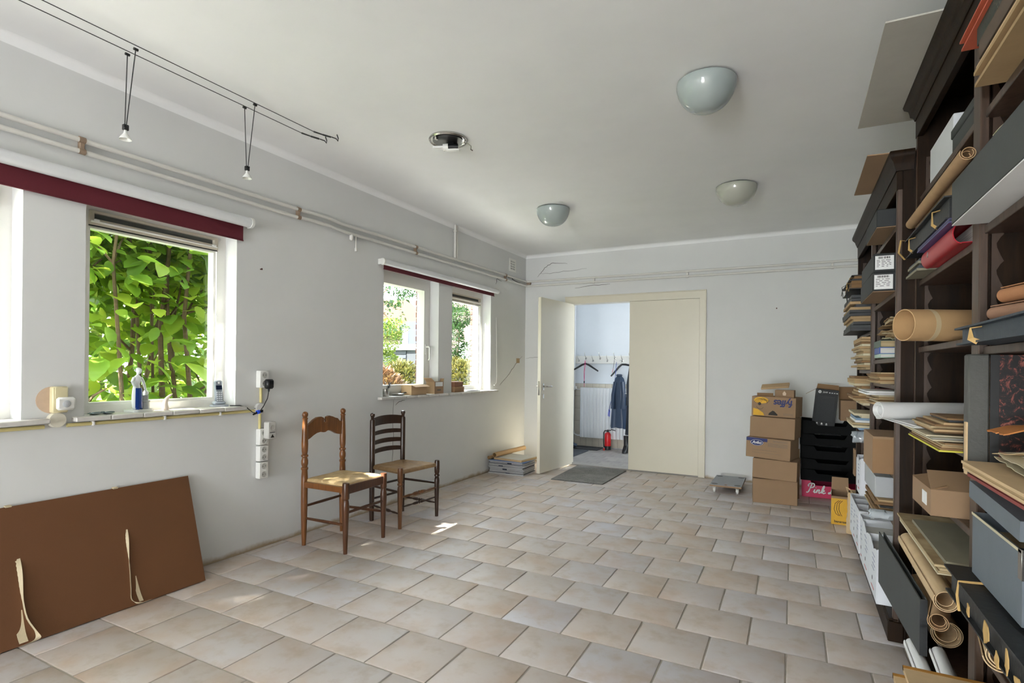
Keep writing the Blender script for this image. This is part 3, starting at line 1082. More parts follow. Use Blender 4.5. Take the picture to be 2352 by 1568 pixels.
b.tube([(-3.116, 3.215, 2.205), (-3.116, 3.215, 2.200)], .010, 10)
single(b, 'pipe_stub', M_PIPE, 'short thick capped pipe stub below the wall pipes', 'pipe stub')
b = B().tube([(-3.118, 3.268, 2.245), (-3.118, 3.268, 2.145)], .006, 8).tube([(-3.118, 3.268, 2.15), (-3.118, 3.268, 2.125)], .011, 10)
single(b, 'pipe_stub', M_PIPE, 'thin longer pipe stub with nut below the wall pipes', 'pipe stub')
# round cover where pipes pass the corner
b = B().tube([(-3.09, 6.398, 2.315), (-3.09, 6.376, 2.315)], .032, 16)
single(b, 'pipe_rosette', mat('rust_stain', (168, 148, 128), .7, .2, 40), 'round rust-stained pipe rosette in the far corner', 'rosette')

# wall vent with 5 x 4 openings
vy0, vy1, vz0, vz1 = 5.925, 6.095, 2.405, 2.565
ys, zs = [vy0], [vz0]
for i in range(5):
    ys += [vy0 + .028 + i * .0245, vy0 + .028 + i * .0245 + .014]
for i in range(4):
    zs += [vz0 + .026 + i * .0295, vz0 + .026 + i * .0295 + .018]
ys.append(vy1); zs.append(vz1)
def hole(x, y, z):
    iy = any(ys[1 + 2 * i] < y < ys[2 + 2 * i] for i in range(5))
    iz = any(zs[1 + 2 * i] < z < zs[2 + 2 * i] for i in range(4))
    return not (iy and iz)
t = thing('wall_vent', 'small white square wall vent with black openings near the far corner', 'vent', (-3.14, 6.01, 2.405))
vb = voxel([-3.139, -3.13], ys, zs, hole)
vb.v = [(x + 3.14, y - 6.01, z - 2.405) for x, y, z in vb.v]
part(vb, 'grille', M_WPAINT, t, smooth=False)
part(B().box(.0015, .0075, -.062, .062, .02, .142), 'cavity_shade', M_BLACK, t, smooth=False)  # black plate set into the openings, painting their shade

# cracks in the plaster
def crack(pts, r, parent, rr=None, amp=.006, axis='x'):
    q = []
    r_ = random.Random(len(pts) * 7 + int(r * 1e5))
    for a, c in zip(pts, pts[1:]):
        for k in range(4):
            f = k / 4
            p = [a[i] + (c[i] - a[i]) * f for i in range(3)]
            j = (1, 2) if axis == 'x' else (0, 2)
            for i in j:
                p[i] += r_.uniform(-amp, amp)
            q.append(p)
    q.append(pts[-1])
    n = len(q)
    part(B().tube(q, [r * (.5 + .9 * math.sin(pi * (i + .5) / n)) for i in range(n)], 5), 'crack', M_CRACK, parent)
xw = XL + .0003
crack([(xw, 5.84, 2.33), (xw, 6.0, 2.325), (xw, 6.05, 2.305), (xw, 6.24, 2.300)], .0036, wall_left)
crack([(xw, 5.60, 2.19), (xw, 5.62, 2.255), (xw, 5.74, 2.250)], .0024, wall_left)
crack([(xw, 6.32, 1.36), (xw, 6.2, 1.30), (xw, 6.05, 1.20), (xw, 5.95, 1.12), (xw, 5.72, 1.0)], .0016, wall_left)
part(B().box(XL, XL + .002, 6.15, 6.24, 1.27, 1.33, .001), 'bare_plaster', mat('bare_plaster', (186, 160, 124), .9, .2, 50, .3, 100), wall_left)
crack([(xw, 3.77, .92), (xw, 3.775, .6), (xw, 3.76, .3)], .0012, wall_left)
crack([(xw, 3.80, .87), (xw, 3.86, .90), (xw, 3.93, .905)], .0016, wall_left)
yw = YF - .0003
crack([(-2.97, yw, 2.39), (-2.93, yw, 2.43), (-2.87, yw, 2.50), (-2.78, yw, 2.55), (-2.70, yw, 2.55), (-2.56, yw, 2.53)], .0022, wall_far, axis='y')
crack([(-2.93, yw, 2.43), (-2.8, yw, 2.425), (-2.55, yw, 2.44), (-2.3, yw, 2.45)], .0013, wall_far, axis='y')
crack([(-2.45, yw, 2.215), (-2.2, yw, 2.235), (-2.0, yw, 2.24)], .0018, wall_far, axis='y')
crack([(-3.13, yw, 1.33), (-3.0, yw, 1.345), (-2.75, yw, 1.335)], .0013, wall_far, axis='y')

def wall_nail(loc, axis, label):
    d = Vector((1, 0, 0)) if axis == 'x' else Vector((0, -1, 0))
    p = Vector(loc)
    b = B().tube([p, p + d * .012, p + d * .014], [.004, .004, .007], 8)
    single(b, 'wall_plug', mat('plug_brown', (84, 44, 34), .7, .2, 40), label, 'wall plug')
wall_nail((XL + .0005, 2.414, 1.843), 'x', 'small brown plug in the wall right of the large window')
wall_nail((-.174, YF - .0005, 1.867), 'y', 'small dark plug in the far wall right of the doors')

# ------------------------------------------------------------------ sockets, switch and cable trunking
def socket_face(b, x, y, z, r=.019):
    M = frame_m((x, y, z), (0, 1, 0), (0, 0, 1))
    b.lathe([(r, 0), (r, .002), (r * .86, .002), (r * .82, -.0), (.001, -.0)], n=20, M=M, cap=False)
    return b
def holes(b, x, y, z):
    for dy in (-.009, .009):
        b.tube([(x, y + dy, z), (x + .0008, y + dy, z)], .0027, 8)
    return b
def socket_box(label, y, z0, z1, n, depth=.042):
    t = thing('wall_socket', label, 'socket', (XL, y, z0), group='surface sockets on the left wall')
    h = z1 - z0
    part(B().box(.0005, depth, -.034, .034, 0, h, .004), 'housing', M_WPLAST, t)
    for i in range(n):
        zz = h * (i + .5) / n
        f = part(socket_face(B(), depth + .0004, .0, zz), 'socket_ring', mat('socket_grey', (186, 184, 178), .4, .03, 10), t)
        part(holes(B(), depth + .0006, 0, zz), 'contact_hole', M_BLACK, f)
    return t
socket_box('white double socket higher up beside the large window with a black plug in it', 2.422, 1.06, 1.172, 2)
socket_box('topmost of the three stacked white double sockets', 2.425, .685, .79, 2)
socket_box('middle of the three stacked white double sockets', 2.425, .577, .679, 2)
socket_box('lowest of the three stacked white double sockets', 2.425, .463, .571, 2)
t = thing('plug_adapter', 'grey plug-in timer adapter sticking out above the stacked sockets', 'adapter', (XL + .042, 2.447, .725))
part(B().box(.001, .05, -.032, .032, 0, .112, .006), 'housing', mat('adapter_grey', (200, 198, 192), .45, .03, 10), t)
part(socket_face(B(), .0505, .0, .072, .02), 'socket_ring', mat('socket_grey', (186, 184, 178), .4), t)
part(B().prism([(-.014, .008), (.014, .008), (0, .03)], 0, .001, frame_m((.0505, 0, 0), (0, 1, 0), (0, 0, 1))), 'mark', M_BLACK, t)
part(B().box(.0503, .051, -.02, .02, .04, .044), 'slot', M_DGREY, t)
t = thing('power_plug', 'black mains plug in the upper wall socket', 'plug', (XL + .045, 2.437, 1.085))
part(B().box(.0, .045, -.026, .026, -.032, .032, .01), 'body', M_BLACK, t)
part(B().tube([(.02, 0, -.03), (.02, 0, -.05)], [.008, .005], 8), 'cable_sleeve', M_BLACK, t)
# cable from plug to phone base
b = B().tube([(-3.075, 2.437, 1.04), (-3.078, 2.43, .99), (-3.09, 2.41, .94), (-3.095, 2.385, .905)], .0028, 6)
t = thing('phone_cable', 'thin black cable with blue tie running from plug to telephone', 'cable', (0, 0, 0))
b.tube([(-3.095, 2.385, .905), (-3.09, 2.36, .895), (-3.09, 2.33, .905), (-3.10, 2.29, .94), (-3.12, 2.26, .951), (-3.16, 2.22, .951)], .0028, 6)
part(b, 'wire', M_BLACK, t)
bb = B()
for i in range(3):
    bb.tube([(-3.092, 2.335 + .012 * i, .89 + .006 * i), (-3.09, 2.37 + .01 * i, .902 + .003 * i), (-3.092, 2.405, .905 + .004 * i)], .006, 6)
part(bb, 'coil', M_BLACK, t)
part(B().tube([(-3.09, 2.362, .903), (-3.09, 2.378, .906)], .013, 10), 'blue_tie', mat('blue_tie', (30, 80, 220), .4, .05, 10), t, label='bright blue cable tie')

def disc(label, y, z, r, d, m, cat='junction box'):
    t = thing('junction_box', label, cat, (XL, y, z), group='round junction boxes on the left wall')
    part(B().lathe([(r, .0005), (r, d * .8), (r * .94, d), (.001, d + .001)], n=24, M=frame_m((0, 0, 0), (0, 1, 0), (0, 0, 1)), cap=False), 'cover', m, t)
    for s_ in (-1, 1):
        part(B().tube([(0, s_ * r * .9, 0), (.014, s_ * r * .9, 0)], .004, 8), 'screw', M_DGREY, t)
    return t
disc('round white junction box below the light switch', 1.297, .938, .036, .03, mat('aged_plastic', (222, 216, 198), .45, .03, 8))
disc('round white junction box among the sockets', 2.412, .925, .034, .022, M_WPLAST)
def trunk(label, pts, w=.009):
    single(B().tube(pts, w, 8), 'cable_conduit', mat('yellow_conduit', (214, 200, 138), .45, .06, 12), label, 'conduit', group='yellowed cable conduits on the left wall')
trunk('yellowed conduit under the leftmost sill', [(-3.128, .2, .908), (-3.128, 1.25, .908)])
trunk('yellowed conduit under the large window sill', [(-3.128, 1.34, .908), (-3.128, 2.37, .910)])
trunk('yellowed conduit between upper socket and junction box', [(-3.128, 2.418, 1.06), (-3.128, 2.418, .962)])
trunk('yellowed conduit from junction box down to the stacked sockets', [(-3.128, 2.412, .89), (-3.128, 2.412, .79)])
for y, lb in ((1.45, 'left'), (1.80, 'middle'), (2.13, 'right')):
    single(B().box(-3.139, -3.115, y - .006, y + .006, .897, .921, .003), 'cable_clip', M_WPLAST, lb + ' white clip holding the conduit under the large sill', 'clip', group='conduit clips')

t = thing('light_switch', 'yellowed light switch on a round stained plate left of the large window', 'switch', (XL, 1.30, .975))
part(B().lathe([(.064, .0003), (.064, .0025), (.001, .003)], n=28, M=Matrix.Translation((0, -.015, .058)) @ frame_m((0, 0, 0), (0, 1, 0), (0, 0, 1)), cap=False), 'stained_plate', mat('stained_plate', (208, 182, 158), .8, .08, 20), t)
part(B().box(.003, .036, -.028, .036, -.003, .122, .005), 'housing', M_CPLAST, t)
part(B().box(.036, .041, -.02, .03, .065, .118, .003), 'rocker', M_CPLAST, t)
t = thing('motion_sensor', 'small white motion sensor with round grey lens below the light switch', 'sensor', (XL + .042, 1.318, .985))
part(B().box(.0, .02, -.038, .038, 0, .062, .009), 'housing', M_WPLAST, t)
part(B().lathe([(.017, .0), (.016, .003), (.01, .006), (.001, .007)], n=20, M=Matrix.Translation((.0202, 0, .03)) @ frame_m((0, 0, 0), (0, 1, 0), (0, 0, 1)), cap=False), 'lens', mat('sensor_lens', (176, 178, 180), .5, .05, 40), t)

# ------------------------------------------------------------------ ceiling lamps
m, nt, p = newmat('opal_glass'); M_OPAL = m
f = noise_node(nt, 2, 2)
nt.links.new(ramp(nt, f, [(.3, lin((158, 168, 166))), (.7, lin((166, 175, 172)))]), p.inputs['Base Color'])
p.inputs['Roughness'].default_value = .08
p.inputs['Coat Weight'].default_value = .5
m, nt, p = newmat('opal_glass_warm'); M_OPALW = m
f = noise_node(nt, 2, 2)
nt.links.new(ramp(nt, f, [(.3, lin((172, 173, 162))), (.7, lin((180, 180, 167)))]), p.inputs['Base Color'])
p.inputs['Roughness'].default_value = .08
p.inputs['Coat Weight'].default_value = .5
def lamp(label, x, y, r, h, m, wide=.0):
    t = thing('ceiling_lamp', label, 'lamp', (x, y, ZC), group='opal glass bowls on the ceiling')
    pr = []
    n = 14
    for i in range(n + 1):
        a = pi / 2 * i / n
        e = 1 - wide
        pr.append((max(.001, r * math.cos(a) ** e), -.016 - (h - .016) * math.sin(a) ** (1.0 + wide)))
    pr = [(r * .985, -.008)] + pr
    part(B().lathe(pr, n=40, cap=False), 'glass_bowl', m, t)
    part(B().lathe([(r * .9, -.0005), (r * .9, -.012), (.01, -.012)], n=32, cap=False), 'base_plate', M_DGREY, t)
    return t
l1 = lamp('large opal glass bowl lamp nearest the camera on the ceiling', -.412, 2.90, .147, .158, M_OPAL, .12)
lamp('cream-tinted opal bowl lamp on the ceiling near the bookcase', -.425, 4.66, .155, .158, M_OPALW, .12)
lamp('opal bowl lamp on the ceiling in front of the double doors', -1.985, 4.60, .155, .158, M_OPAL, .3)
b = B().tube([(.02, .165, -.002), (.02, .165, -.02)], .012, 8)
part(b, 'cable_stub', M_DGREY, l1)

t = thing('bare_light_fitting', 'bare round ceiling light fitting with exposed energy bulb and clips', 'lamp', (-1.99, 2.9, ZC))
part(B().lathe([(.001, -.0005), (.118, -.0005), (.124, -.012), (.118, -.02), (.110, -.012), (.05, -.012), (.001, -.012)], n=36, cap=False), 'chrome_ring', M_CHROME, t)
part(B().lathe([(.098, -.0125), (.098, -.018), (.001, -.018)], n=30, cap=False), 'dark_plate', M_DGREY, t)
part(B().box(-.03, .03, .02, .07, -.05, -.018, .004), 'holder_block', M_BLACK, t)
part(B().tube([(.055, .035, -.05), (-.005, .0, -.052)], .02, 12), 'lamp_holder', M_BLACK, t)
part(B().tube([(.0, .003, -.052), (-.03, -.012, -.054)], .021, 12), 'bulb_base', M_WPLAST, t)
bb = B()
for d in (-.011, .011):
    bb.tube([(-.028 - d * .4, -.011 + d, -.056), (-.085 - d * .4, -.042 + d, -.06)], .0085, 8)
part(bb, 'bulb_tubes', M_WPLAST, t)
part(B().box(-.01, .075, -.01, .02, -.078, -.066, .003, Matrix.Rotation(.4, 4, 'Z')), 'terminal_strip', M_WPLAST, t)
for a in (.3, 2.4, 4.5):
    M = Matrix.Rotation(a, 4, 'Z')
    part(B().box(.09, .112, -.008, .008, -.04, -.012, .002, M), 'clip', M_CHROME, t)
part(B().tube([(.1, .05, -.02), (.13, .07, -.045), (.12, .085, -.06), (.135, .08, -.07)], .004, 6), 'spring_arm', M_CHROME, t)

# low-voltage wire lights
WZ = 2.64
t = thing('wire_lighting', 'pair of low-voltage tension wires with hooks along the left ceiling', 'wire light', (-2.7, 1.5, ZC))
for k, (a, c, h) in enumerate((((-2.775, -1.6), (-2.705, 2.36), (-2.68, 2.52)), ((-2.695, -1.6), (-2.622, 2.38), (-2.59, 2.53)))):
    o_ = Vector((-2.7, 1.5, ZC))
    W_ = B().tube([Vector((a[0], a[1], WZ)) - o_, Vector((c[0], c[1], WZ)) - o_], .0022, 6)
    part(W_, 'wire', M_DGREY, t)
    hb = B().tube([Vector((c[0], c[1], WZ)) - o_, Vector((c[0] * .6 + h[0] * .4, c[1] * .6 + h[1] * .4, WZ + .002)) - o_], [.005, .004], 6)
    hb.tube([Vector((c[0] * .6 + h[0] * .4, c[1] * .6 + h[1] * .4, WZ + .002)) - o_, Vector((c[0] * .25 + h[0] * .75, c[1] * .25 + h[1] * .75, WZ + .006)) - o_], .0055, 6)
    part(hb, 'turnbuckle', M_DGREY, t)
    hv = Vector((h[0], h[1], WZ + .008)) - o_
    part(B().tube([hv - Vector((.004, .035, .002)), hv, hv + Vector((.008, .008, -.014)), hv + Vector((.006, .012, .006)), hv + Vector((0, .006, ZC - WZ - .009))], .0035, 6), 'hook', M_DGREY, t)
def pendant(label, pa, pb, c):
    o_ = Vector((c[0], c[1], c[2]))
    t = thing('wire_spot', label, 'spot lamp', c, group='halogen spots on the wire lights')
    pa, pb = Vector(pa) - o_, Vector(pb) - o_
    for q, s_ in ((pa, -1), (pb, 1)):
        part(B().tube([q + Vector((0, 0, .004)), Vector((s_ * .006, 0, .06))], .0022, 6), 'rod', M_DGREY, t)
        part(B().tube([q + Vector((0, -.009, .0)), q + Vector((0, .009, .0))], .0065, 8), 'clamp', M_DGREY, t)
    part(B().box(-.009, .009, -.011, .011, .042, .068, .002).tube([(-.018, 0, .06), (.018, 0, .06)], .004, 6), 'socket_block', M_BLACK, t)
    part(B().lathe([(.006, .045), (.007, .03), (.014, .02), (.022, .008), (.025, .0), (.022, .001), (.012, .014)], n=18, cap=False), 'halogen_bulb', M_CHROME2, t)
M_CHROME2 = mat('glass_reflector', (226, 226, 222), .12, .03, 8, spec=.8)
pendant('halogen wire spot with crossed rods nearer the camera', (-2.752, 1.40, WZ), (-2.674, 1.395, WZ), (-2.72, 1.379, 2.232))
pendant('halogen wire spot with straight rods farther along the wires', (-2.727, 1.985, WZ), (-2.646, 1.99, WZ), (-2.72, 2.0, 2.25))

# ------------------------------------------------------------------ chairs
M_CHA = wood('honey_wood', (92, 54, 26), (138, 88, 44), (40, 40, 3), .3)
M_CHAD = wood('brown_wood', (66, 38, 22), (96, 58, 32), (40, 40, 3), .3)
M_CHB = wood('dark_walnut', (38, 24, 16), (66, 42, 26), (40, 40, 3), .28)
M_CHB2 = wood('worn_walnut', (84, 50, 26), (128, 84, 48), (40, 40, 3), .3)
def rushmat(name, c1, c2):
    m, nt, p = newmat(name)
    f = noise_node(nt, 14, 5, .65, 'Object', (1, 1, 1))
    nt.links.new(ramp(nt, f, [(.3, lin(c1)), (.7, lin(c2))]), p.inputs['Base Color'])
    p.inputs['Roughness'].default_value = .6
    bump(nt, p, noise_node(nt, 160, 3, .6), .3, .003)
    return m
M_RUSHA = rushmat('pale_rush', (176, 146, 100), (212, 186, 142))
M_RUSHB = rushmat('brown_rush', (120, 92, 60), (164, 132, 92))

def rush_seat(xr, xf, wr, wf, z, crown, edge, strands=26):
    """woven seat: four sectors of strands meeting on the diagonals; xr/xf rear/front x, wr/wf half widths"""
    n = 56
    P = {}
    for i in range(n + 1):
        for j in range(n + 1):
            s, t = -1 + 2 * i / n, -1 + 2 * j / n
            x = (xr + xf) / 2 + s * (xf - xr) / 2
            hw = wr + (wf - wr) * (s + 1) / 2
            y = t * hw
            d = max(abs(s), abs(t))
            k = d
            ridge = abs(math.sin(k * strands * pi / 2)) * .0022
            dip = -.010 * (1 - min(1, abs(abs(s) - abs(t)) * 5)) * d * (1 - d) * 3
            rim = -edge * max(0, (d - .9) / .1) ** 2
            P[i, j] = (x, y, z + crown * (1 - d ** 2) + ridge + dip + rim + .003 * mnoise.noise(Vector((x * 9, y * 9, 3))))
    v = [P[i, j] for i in range(n + 1) for j in range(n + 1)]
    f = [(i * (n + 1) + j, (i + 1) * (n + 1) + j, (i + 1) * (n + 1) + j + 1, i * (n + 1) + j + 1) for i in range(n) for j in range(n)]
    # skirt down and underside
    ring = [i * (n + 1) for i in range(n + 1)] + [n * (n + 1) + j for j in range(1, n + 1)] + [i * (n + 1) + n for i in range(n - 1, -1, -1)] + [j for j in range(n - 1, 0, -1)]
    base = len(v)
    for q in ring:
        v.append((v[q][0] * .985 + .015 * (xr + xf) / 2, v[q][1] * .985, z - edge - .012))
    m_ = len(ring)
    for k in range(m_):
        f.append((ring[k], ring[(k + 1) % m_], base + (k + 1) % m_, base + k))
    f.append(tuple(base + k for k in range(m_)))
    return B().add(v, f)

def leg_at(prof, x, y, lean=(0, 0)):
    b = B()
    v, f = [], []
    n = 14
    for r, z in prof:
        for k in range(n):
            a = 2 * pi * k / n
            v.append((x + lean[0] * z + r * math.cos(a), y + lean[1] * z + r * math.sin(a), z))
    for i in range(len(prof) - 1):
        for k in range(n):
            f.append((i * n + k, i * n + (k + 1) % n, (i + 1) * n + (k + 1) % n, (i + 1) * n + k))
    f += [tuple(range(n))[::-1], tuple((len(prof) - 1) * n + k for k in range(n))]
    return b.add(v, f)

t = thing('rush_chair', 'honey-brown wooden chair with scalloped crest rail and pale rush seat', 'chair', (-2.746, 2.792, 0), math.radians(2.5), group='rush-seated chairs by the wall')
post = [(.0135, 0), (.018, .1), (.021, .25), (.0215, .36), (.0215, .46), (.019, .505), (.0235, .512), (.0235, .522), (.017, .528), (.0225, .548), (.0225, .57), (.0165, .592), (.0235, .598), (.0235, .607), (.0165, .612), (.0205, .635), (.022, .68), (.0175, .80), (.0155, .845), (.0185, .850), (.0185, .856), (.0125, .860), (.0175, .868), (.020, .878), (.0185, .889), (.011, .897), (.002, .900)]
for s_ in (-1, 1):
    part(leg_at(post, -.184, s_ * .181), 'rear_leg', M_CHA, t)
fl = [(.013, 0), (.0155, .08), (.019, .2), (.0225, .27), (.0235, .305), (.019, .338), (.016, .347), (.0215, .352), (.0228, .36), (.0228, .448), (.021, .455)]
for s_ in (-1, 1):
    part(leg_at(fl, .184, s_ * .191), 'front_leg', M_CHAD, t)
crest = [(-.168, .80), (-.14, .818), (-.11, .838), (-.075, .853), (-.04, .855), (-.018, .846), (-.012, .832), (-.016, .818), (-.008, .809), (.002, .809), (.012, .818), (.008, .834), (.014, .850), (.035, .857), (.07, .848), (.095, .838), (.12, .832), (.14, .812), (.168, .802),
         (.168, .715), (.14, .715), (.11, .722), (.08, .737), (.045, .752), (.02, .753), (0, .744), (-.02, .744), (-.045, .75), (-.08, .745), (-.11, .733), (-.14, .716), (-.168, .705)]
part(B().prism(crest, -.010, .010, frame_m((-.186, 0, 0), (0, 1, 0), (0, 0, 1))), 'crest_rail', M_CHA, t)
for s_ in (-1, 1):
    part(B().tube([(-.17, s_ * .181, .412), (.17, s_ * .191, .412)], [.026, .026], 4, up=(0, 0.7, 0.7)), 'seat_rail', M_CHA, t)
part(B().box(.175, .195, -.175, .175, .382, .438, .004), 'seat_rail', M_CHAD, t)
part(B().box(-.195, -.177, -.168, .168, .39, .438, .004), 'seat_rail', M_CHAD, t)
part(rush_seat(-.182, .182, .178, .188, .448, .012, .012), 'rush_seat', M_RUSHA, t)
part(B().tube([(.184, -.18, .262), (.186, 0, .263), (.184, .18, .262)], [.0085, .011, .0085], 8), 'stretcher', M_CHAD, t)
part(B().tube([(-.184, -.17, .262), (-.184, 0, .262), (-.184, .17, .262)], [.0085, .0105, .0085], 8), 'stretcher', M_CHAD, t)
for s_ in (-1, 1):
    part(B().tube([(-.175, s_ * .181, .183), (0, s_ * .186, .184), (.175, s_ * .191, .185)], [.0085, .011, .0085], 8), 'stretcher', M_CHAD, t)

t = thing('ladderback_chair', 'dark brown ladder-back chair with four slats and worn rush seat', 'chair', (-2.751, 3.433, 0), math.radians(-4.4), group='rush-seated chairs by the wall')
post = [(.017, 0), (.019, .1), (.0205, .3), (.0205, .78), (.018, .79), (.011, .795), (.0145, .803), (.0125, .808), (.0175, .818), (.019, .828), (.016, .838), (.004, .843)]
for s_ in (-1, 1):
    part(leg_at(post, -.169, s_ * .171), 'rear_leg', M_CHB, t)
fl = [(.0135, 0), (.016, .1), (.0195, .22), (.021, .29), (.0185, .312), (.014, .318), (.0215, .326), (.0215, .336), (.0155, .344), (.0205, .356), (.0215, .38), (.021, .44), (.018, .453)]
for s_ in (-1, 1):
    part(leg_at(fl, .169, s_ * .212), 'front_leg', M_CHB2 if s_ < 0 else M_CHB, t)
def slat(z0, z1, arch, bow):
    def fn(u, v):
        y = -.158 + .316 * u
        c = 1 - (2 * u - 1) ** 2
        return (-.169 - bow * c, y, z0 + arch * c * (.6 + .4 * v) + (z1 - z0) * v)
    return B().sheet(fn, 14, 2, .007)
for z0, z1, ar in ((.735, .802, .014), (.662, .692, .011), (.588, .62, .011), (.518, .55, .012)):
    part(slat(z0, z1, ar, .016), 'back_slat', M_CHB, t)
part(rush_seat(-.178, .178, .176, .215, .435, -.006, .018, 30), 'rush_seat', M_RUSHB, t)
def turned(p, q, r=.0085):
    p, q = Vector(p), Vector(q)
    prof = [(.0, .8), (.12, .9), (.2, 1.2), (.3, .75), (.36, 1.5), (.44, 1.7), (.48, .9), (.5, 1.8), (.52, .9), (.56, 1.7), (.64, 1.5), (.7, .75), (.8, 1.2), (.88, .9), (1, .8)]
    return B().tube([p + (q - p) * a for a, _ in prof], [r * k for _, k in prof], 10)
part(turned((.169, -.2, .232), (.169, .2, .234)), 'front_stretcher', M_CHB2, t)
part(turned((.169, -.2, .158), (.169, .2, .158), .007), 'front_stretcher', M_CHB, t)
for s_ in (-1, 1):
    part(B().tube([(-.165, s_ * .171, .272), (.165, s_ * .212, .27)], .0095, 8), 'stretcher', M_CHB, t)
    part(turned((-.165, s_ * .171, .122), (.165, s_ * .212, .11), .0075), 'stretcher', M_CHB, t)
part(B().tube([(-.169, -.165, .27), (-.169, .165, .27)], .009, 8), 'stretcher', M_CHB, t)
part(B().tube([(-.169, -.165, .17), (-.169, .165, .17)], .009, 8), 'stretcher', M_CHB, t)

# ------------------------------------------------------------------ large brown portfolio board leaning on the left wall
t = thing('portfolio_board', 'large brown board folder with linen ties leaning against the left wall', 'portfolio', (-2.913, 1.36, 0.0), rot=(0, 0, 0))
M_BOARD = mat('brown_hardboard', (104, 66, 36), .75, .05, 3, .05, 200)
M_LINEN = mat('linen_tape', (206, 190, 158), .85, .06, 60, .2, 300)
DB = Vector((-.215, 0, .558))
NB = Vector((.558, 0, .215)).normalized()
def bpnt(y, s, off=0.0):
    return Vector((0, y - 1.36, 0)) + DB * s + NB * off
for k, o_ in enumerate((.0, -.009)):
    v = []
    for y in (.80, 1.935 if k == 0 else 1.93):
        for s_ in (.0, 1.0):
            for off in (o_, o_ - .006):
                v.append(bpnt(y - (.028 if (s_ == 0 and y > 1.5) else 0), s_, off) + Vector((.004, 0, .004)))
    part(B().add(v, [(0, 1, 3, 2), (4, 6, 7, 5), (0, 4, 5, 1), (2, 3, 7, 6), (0, 2, 6, 4), (1, 5, 7, 3)]), 'board', M_BOARD, t, smooth=False)
def ribbon(pts, w, tw):
    P = [Vector(p) for p in pts]
    # smooth path
    n = 26
    Q = []
    for i in range(n + 1):
        x = i / n * (len(P) - 1)
        k = min(int(x), len(P) - 2)
        a = x - k
        p0, p1, p2, p3 = P[max(k - 1, 0)], P[k], P[k + 1], P[min(k + 2, len(P) - 1)]
        Q.append(.5 * ((2 * p1) + (p2 - p0) * a + (2 * p0 - 5 * p1 + 4 * p2 - p3) * a * a + (3 * p1 - p0 - 3 * p2 + p3) * a ** 3))
    def fn(u, v):
        i = min(int(round(u * n)), n)
        an = tw(u)
        wd = Vector((0, math.cos(an), 0)) + NB * math.sin(an)
        return Q[i] + wd * ((v - .5) * w)
    return B().sheet(fn, n, 2, .0012)
part(ribbon([bpnt(1.566, .742, .003), bpnt(1.562, .62, .004), bpnt(1.556, .5, .009), bpnt(1.548, .33, .011), bpnt(1.535, .15, .012), bpnt(1.528, .06, .014), bpnt(1.548, .012, .03), bpnt(1.585, .008, .05)], .021, lambda u: 2.2 * max(0, min(1, (u - .12) / .3)) * (1 if u < .75 else (1 - u) / .25)), 'tie', M_LINEN, t)
part(ribbon([bpnt(1.562, .235, .004), bpnt(1.566, .1, .006), bpnt(1.570, .02, .012)], .018, lambda u: .1), 'tie', M_LINEN, t)
part(ribbon([bpnt(1.12, .742, .003), bpnt(1.12, .62, .004), bpnt(1.12, .5, .008), bpnt(1.117, .34, .012), bpnt(1.12, .18, .016), bpnt(1.143, .06, .02), bpnt(1.13, .012, .05), bpnt(1.07, .006, .075)], .026, lambda u: 1.7 * max(0, min(1, (u - .15) / .3)) * (1 if u < .7 else (1 - u) / .3)), 'tie', M_LINEN, t)
part(ribbon([bpnt(1.098, .245, .004), bpnt(1.097, .1, .005), bpnt(1.10, .02, .01)], .03, lambda u: .05), 'tie', M_LINEN, t)
for y in (1.12, 1.553):
    part(B().box(-.008, .012, -.012, .012, -.003, .006, .002, Matrix.Translation(bpnt(y, 1.0) + Vector((-.002, 0, .004)))), 'tape_tab', M_LINEN, t)

# ------------------------------------------------------------------ things on the large window's sill
SZ = .9475
M_PORC = mat('white_porcelain', (226, 230, 228), .12, .02, 6)
M_PBLUE = mat('blue_glaze', (34, 66, 138), .15, .12, 30)
M_PGREY = mat('grey_glaze', (168, 172, 170), .2, .08, 30)
t = thing('porcelain_figurine', 'porcelain figurine of a woman in a blue skirt and white blouse beside a stove', 'figurine', (-3.19, 1.70, SZ), math.radians(20))
def loft(rings, n=18):
    """rings: (cx,cy,z,rx,ry)"""
    v, f = [], []
    for cx, cy, z, rx, ry in rings:
        for k in range(n):
            a = 2 * pi * k / n
            v.append((cx + rx * math.cos(a), cy + ry * math.sin(a), z))
    for i in range(len(rings) - 1):
        for k in range(n):
            f.append((i * n + k, i * n + (k + 1) % n, (i + 1) * n + (k + 1) % n, (i + 1) * n + k))
    f += [tuple(range(n))[::-1], tuple((len(rings) - 1) * n + k for k in range(n))]
    return B().add(v, f)
part(B().prism([(-.036, -.062), (.03, -.066), (.042, -.05), (.042, .05), (.03, .066), (-.036, .062), (-.044, 0)], 0, .014), 'base', M_PORC, t)
body = loft([(0, -.018, .014, .010, .016), (0, -.018, .024, .018, .024), (0, -.018, .05, .020, .027), (0, -.018, .09, .020, .026), (0, -.018, .125, .017, .022), (0, -.018, .14, .014, .018), (0, -.018, .152, .013, .016), (0, -.016, .17, .017, .021), (0, -.014, .186, .016, .023), (0, -.013, .196, .010, .014), (0, -.012, .202, .006, .006), (.003, -.010, .208, .009, .008), (.005, -.008, .218, .014, .013), (.004, -.008, .229, .0145, .0135), (.001, -.009, .238, .010, .010), (0, -.009, .242, .002, .002)])
part(body, 'body', M_PORC, t)
sk = B()
def skf(u, v):
    a = -.9 + 2.0 * u
    rr = .0225 + .0045 * (1 - v)
    return (rr * .95 * math.cos(a), -.018 + rr * 1.22 * math.sin(a), .022 + .108 * v)
part(sk.sheet(skf, 12, 6, .002), 'blue_skirt', M_PBLUE, t, label='blue skirt panel')
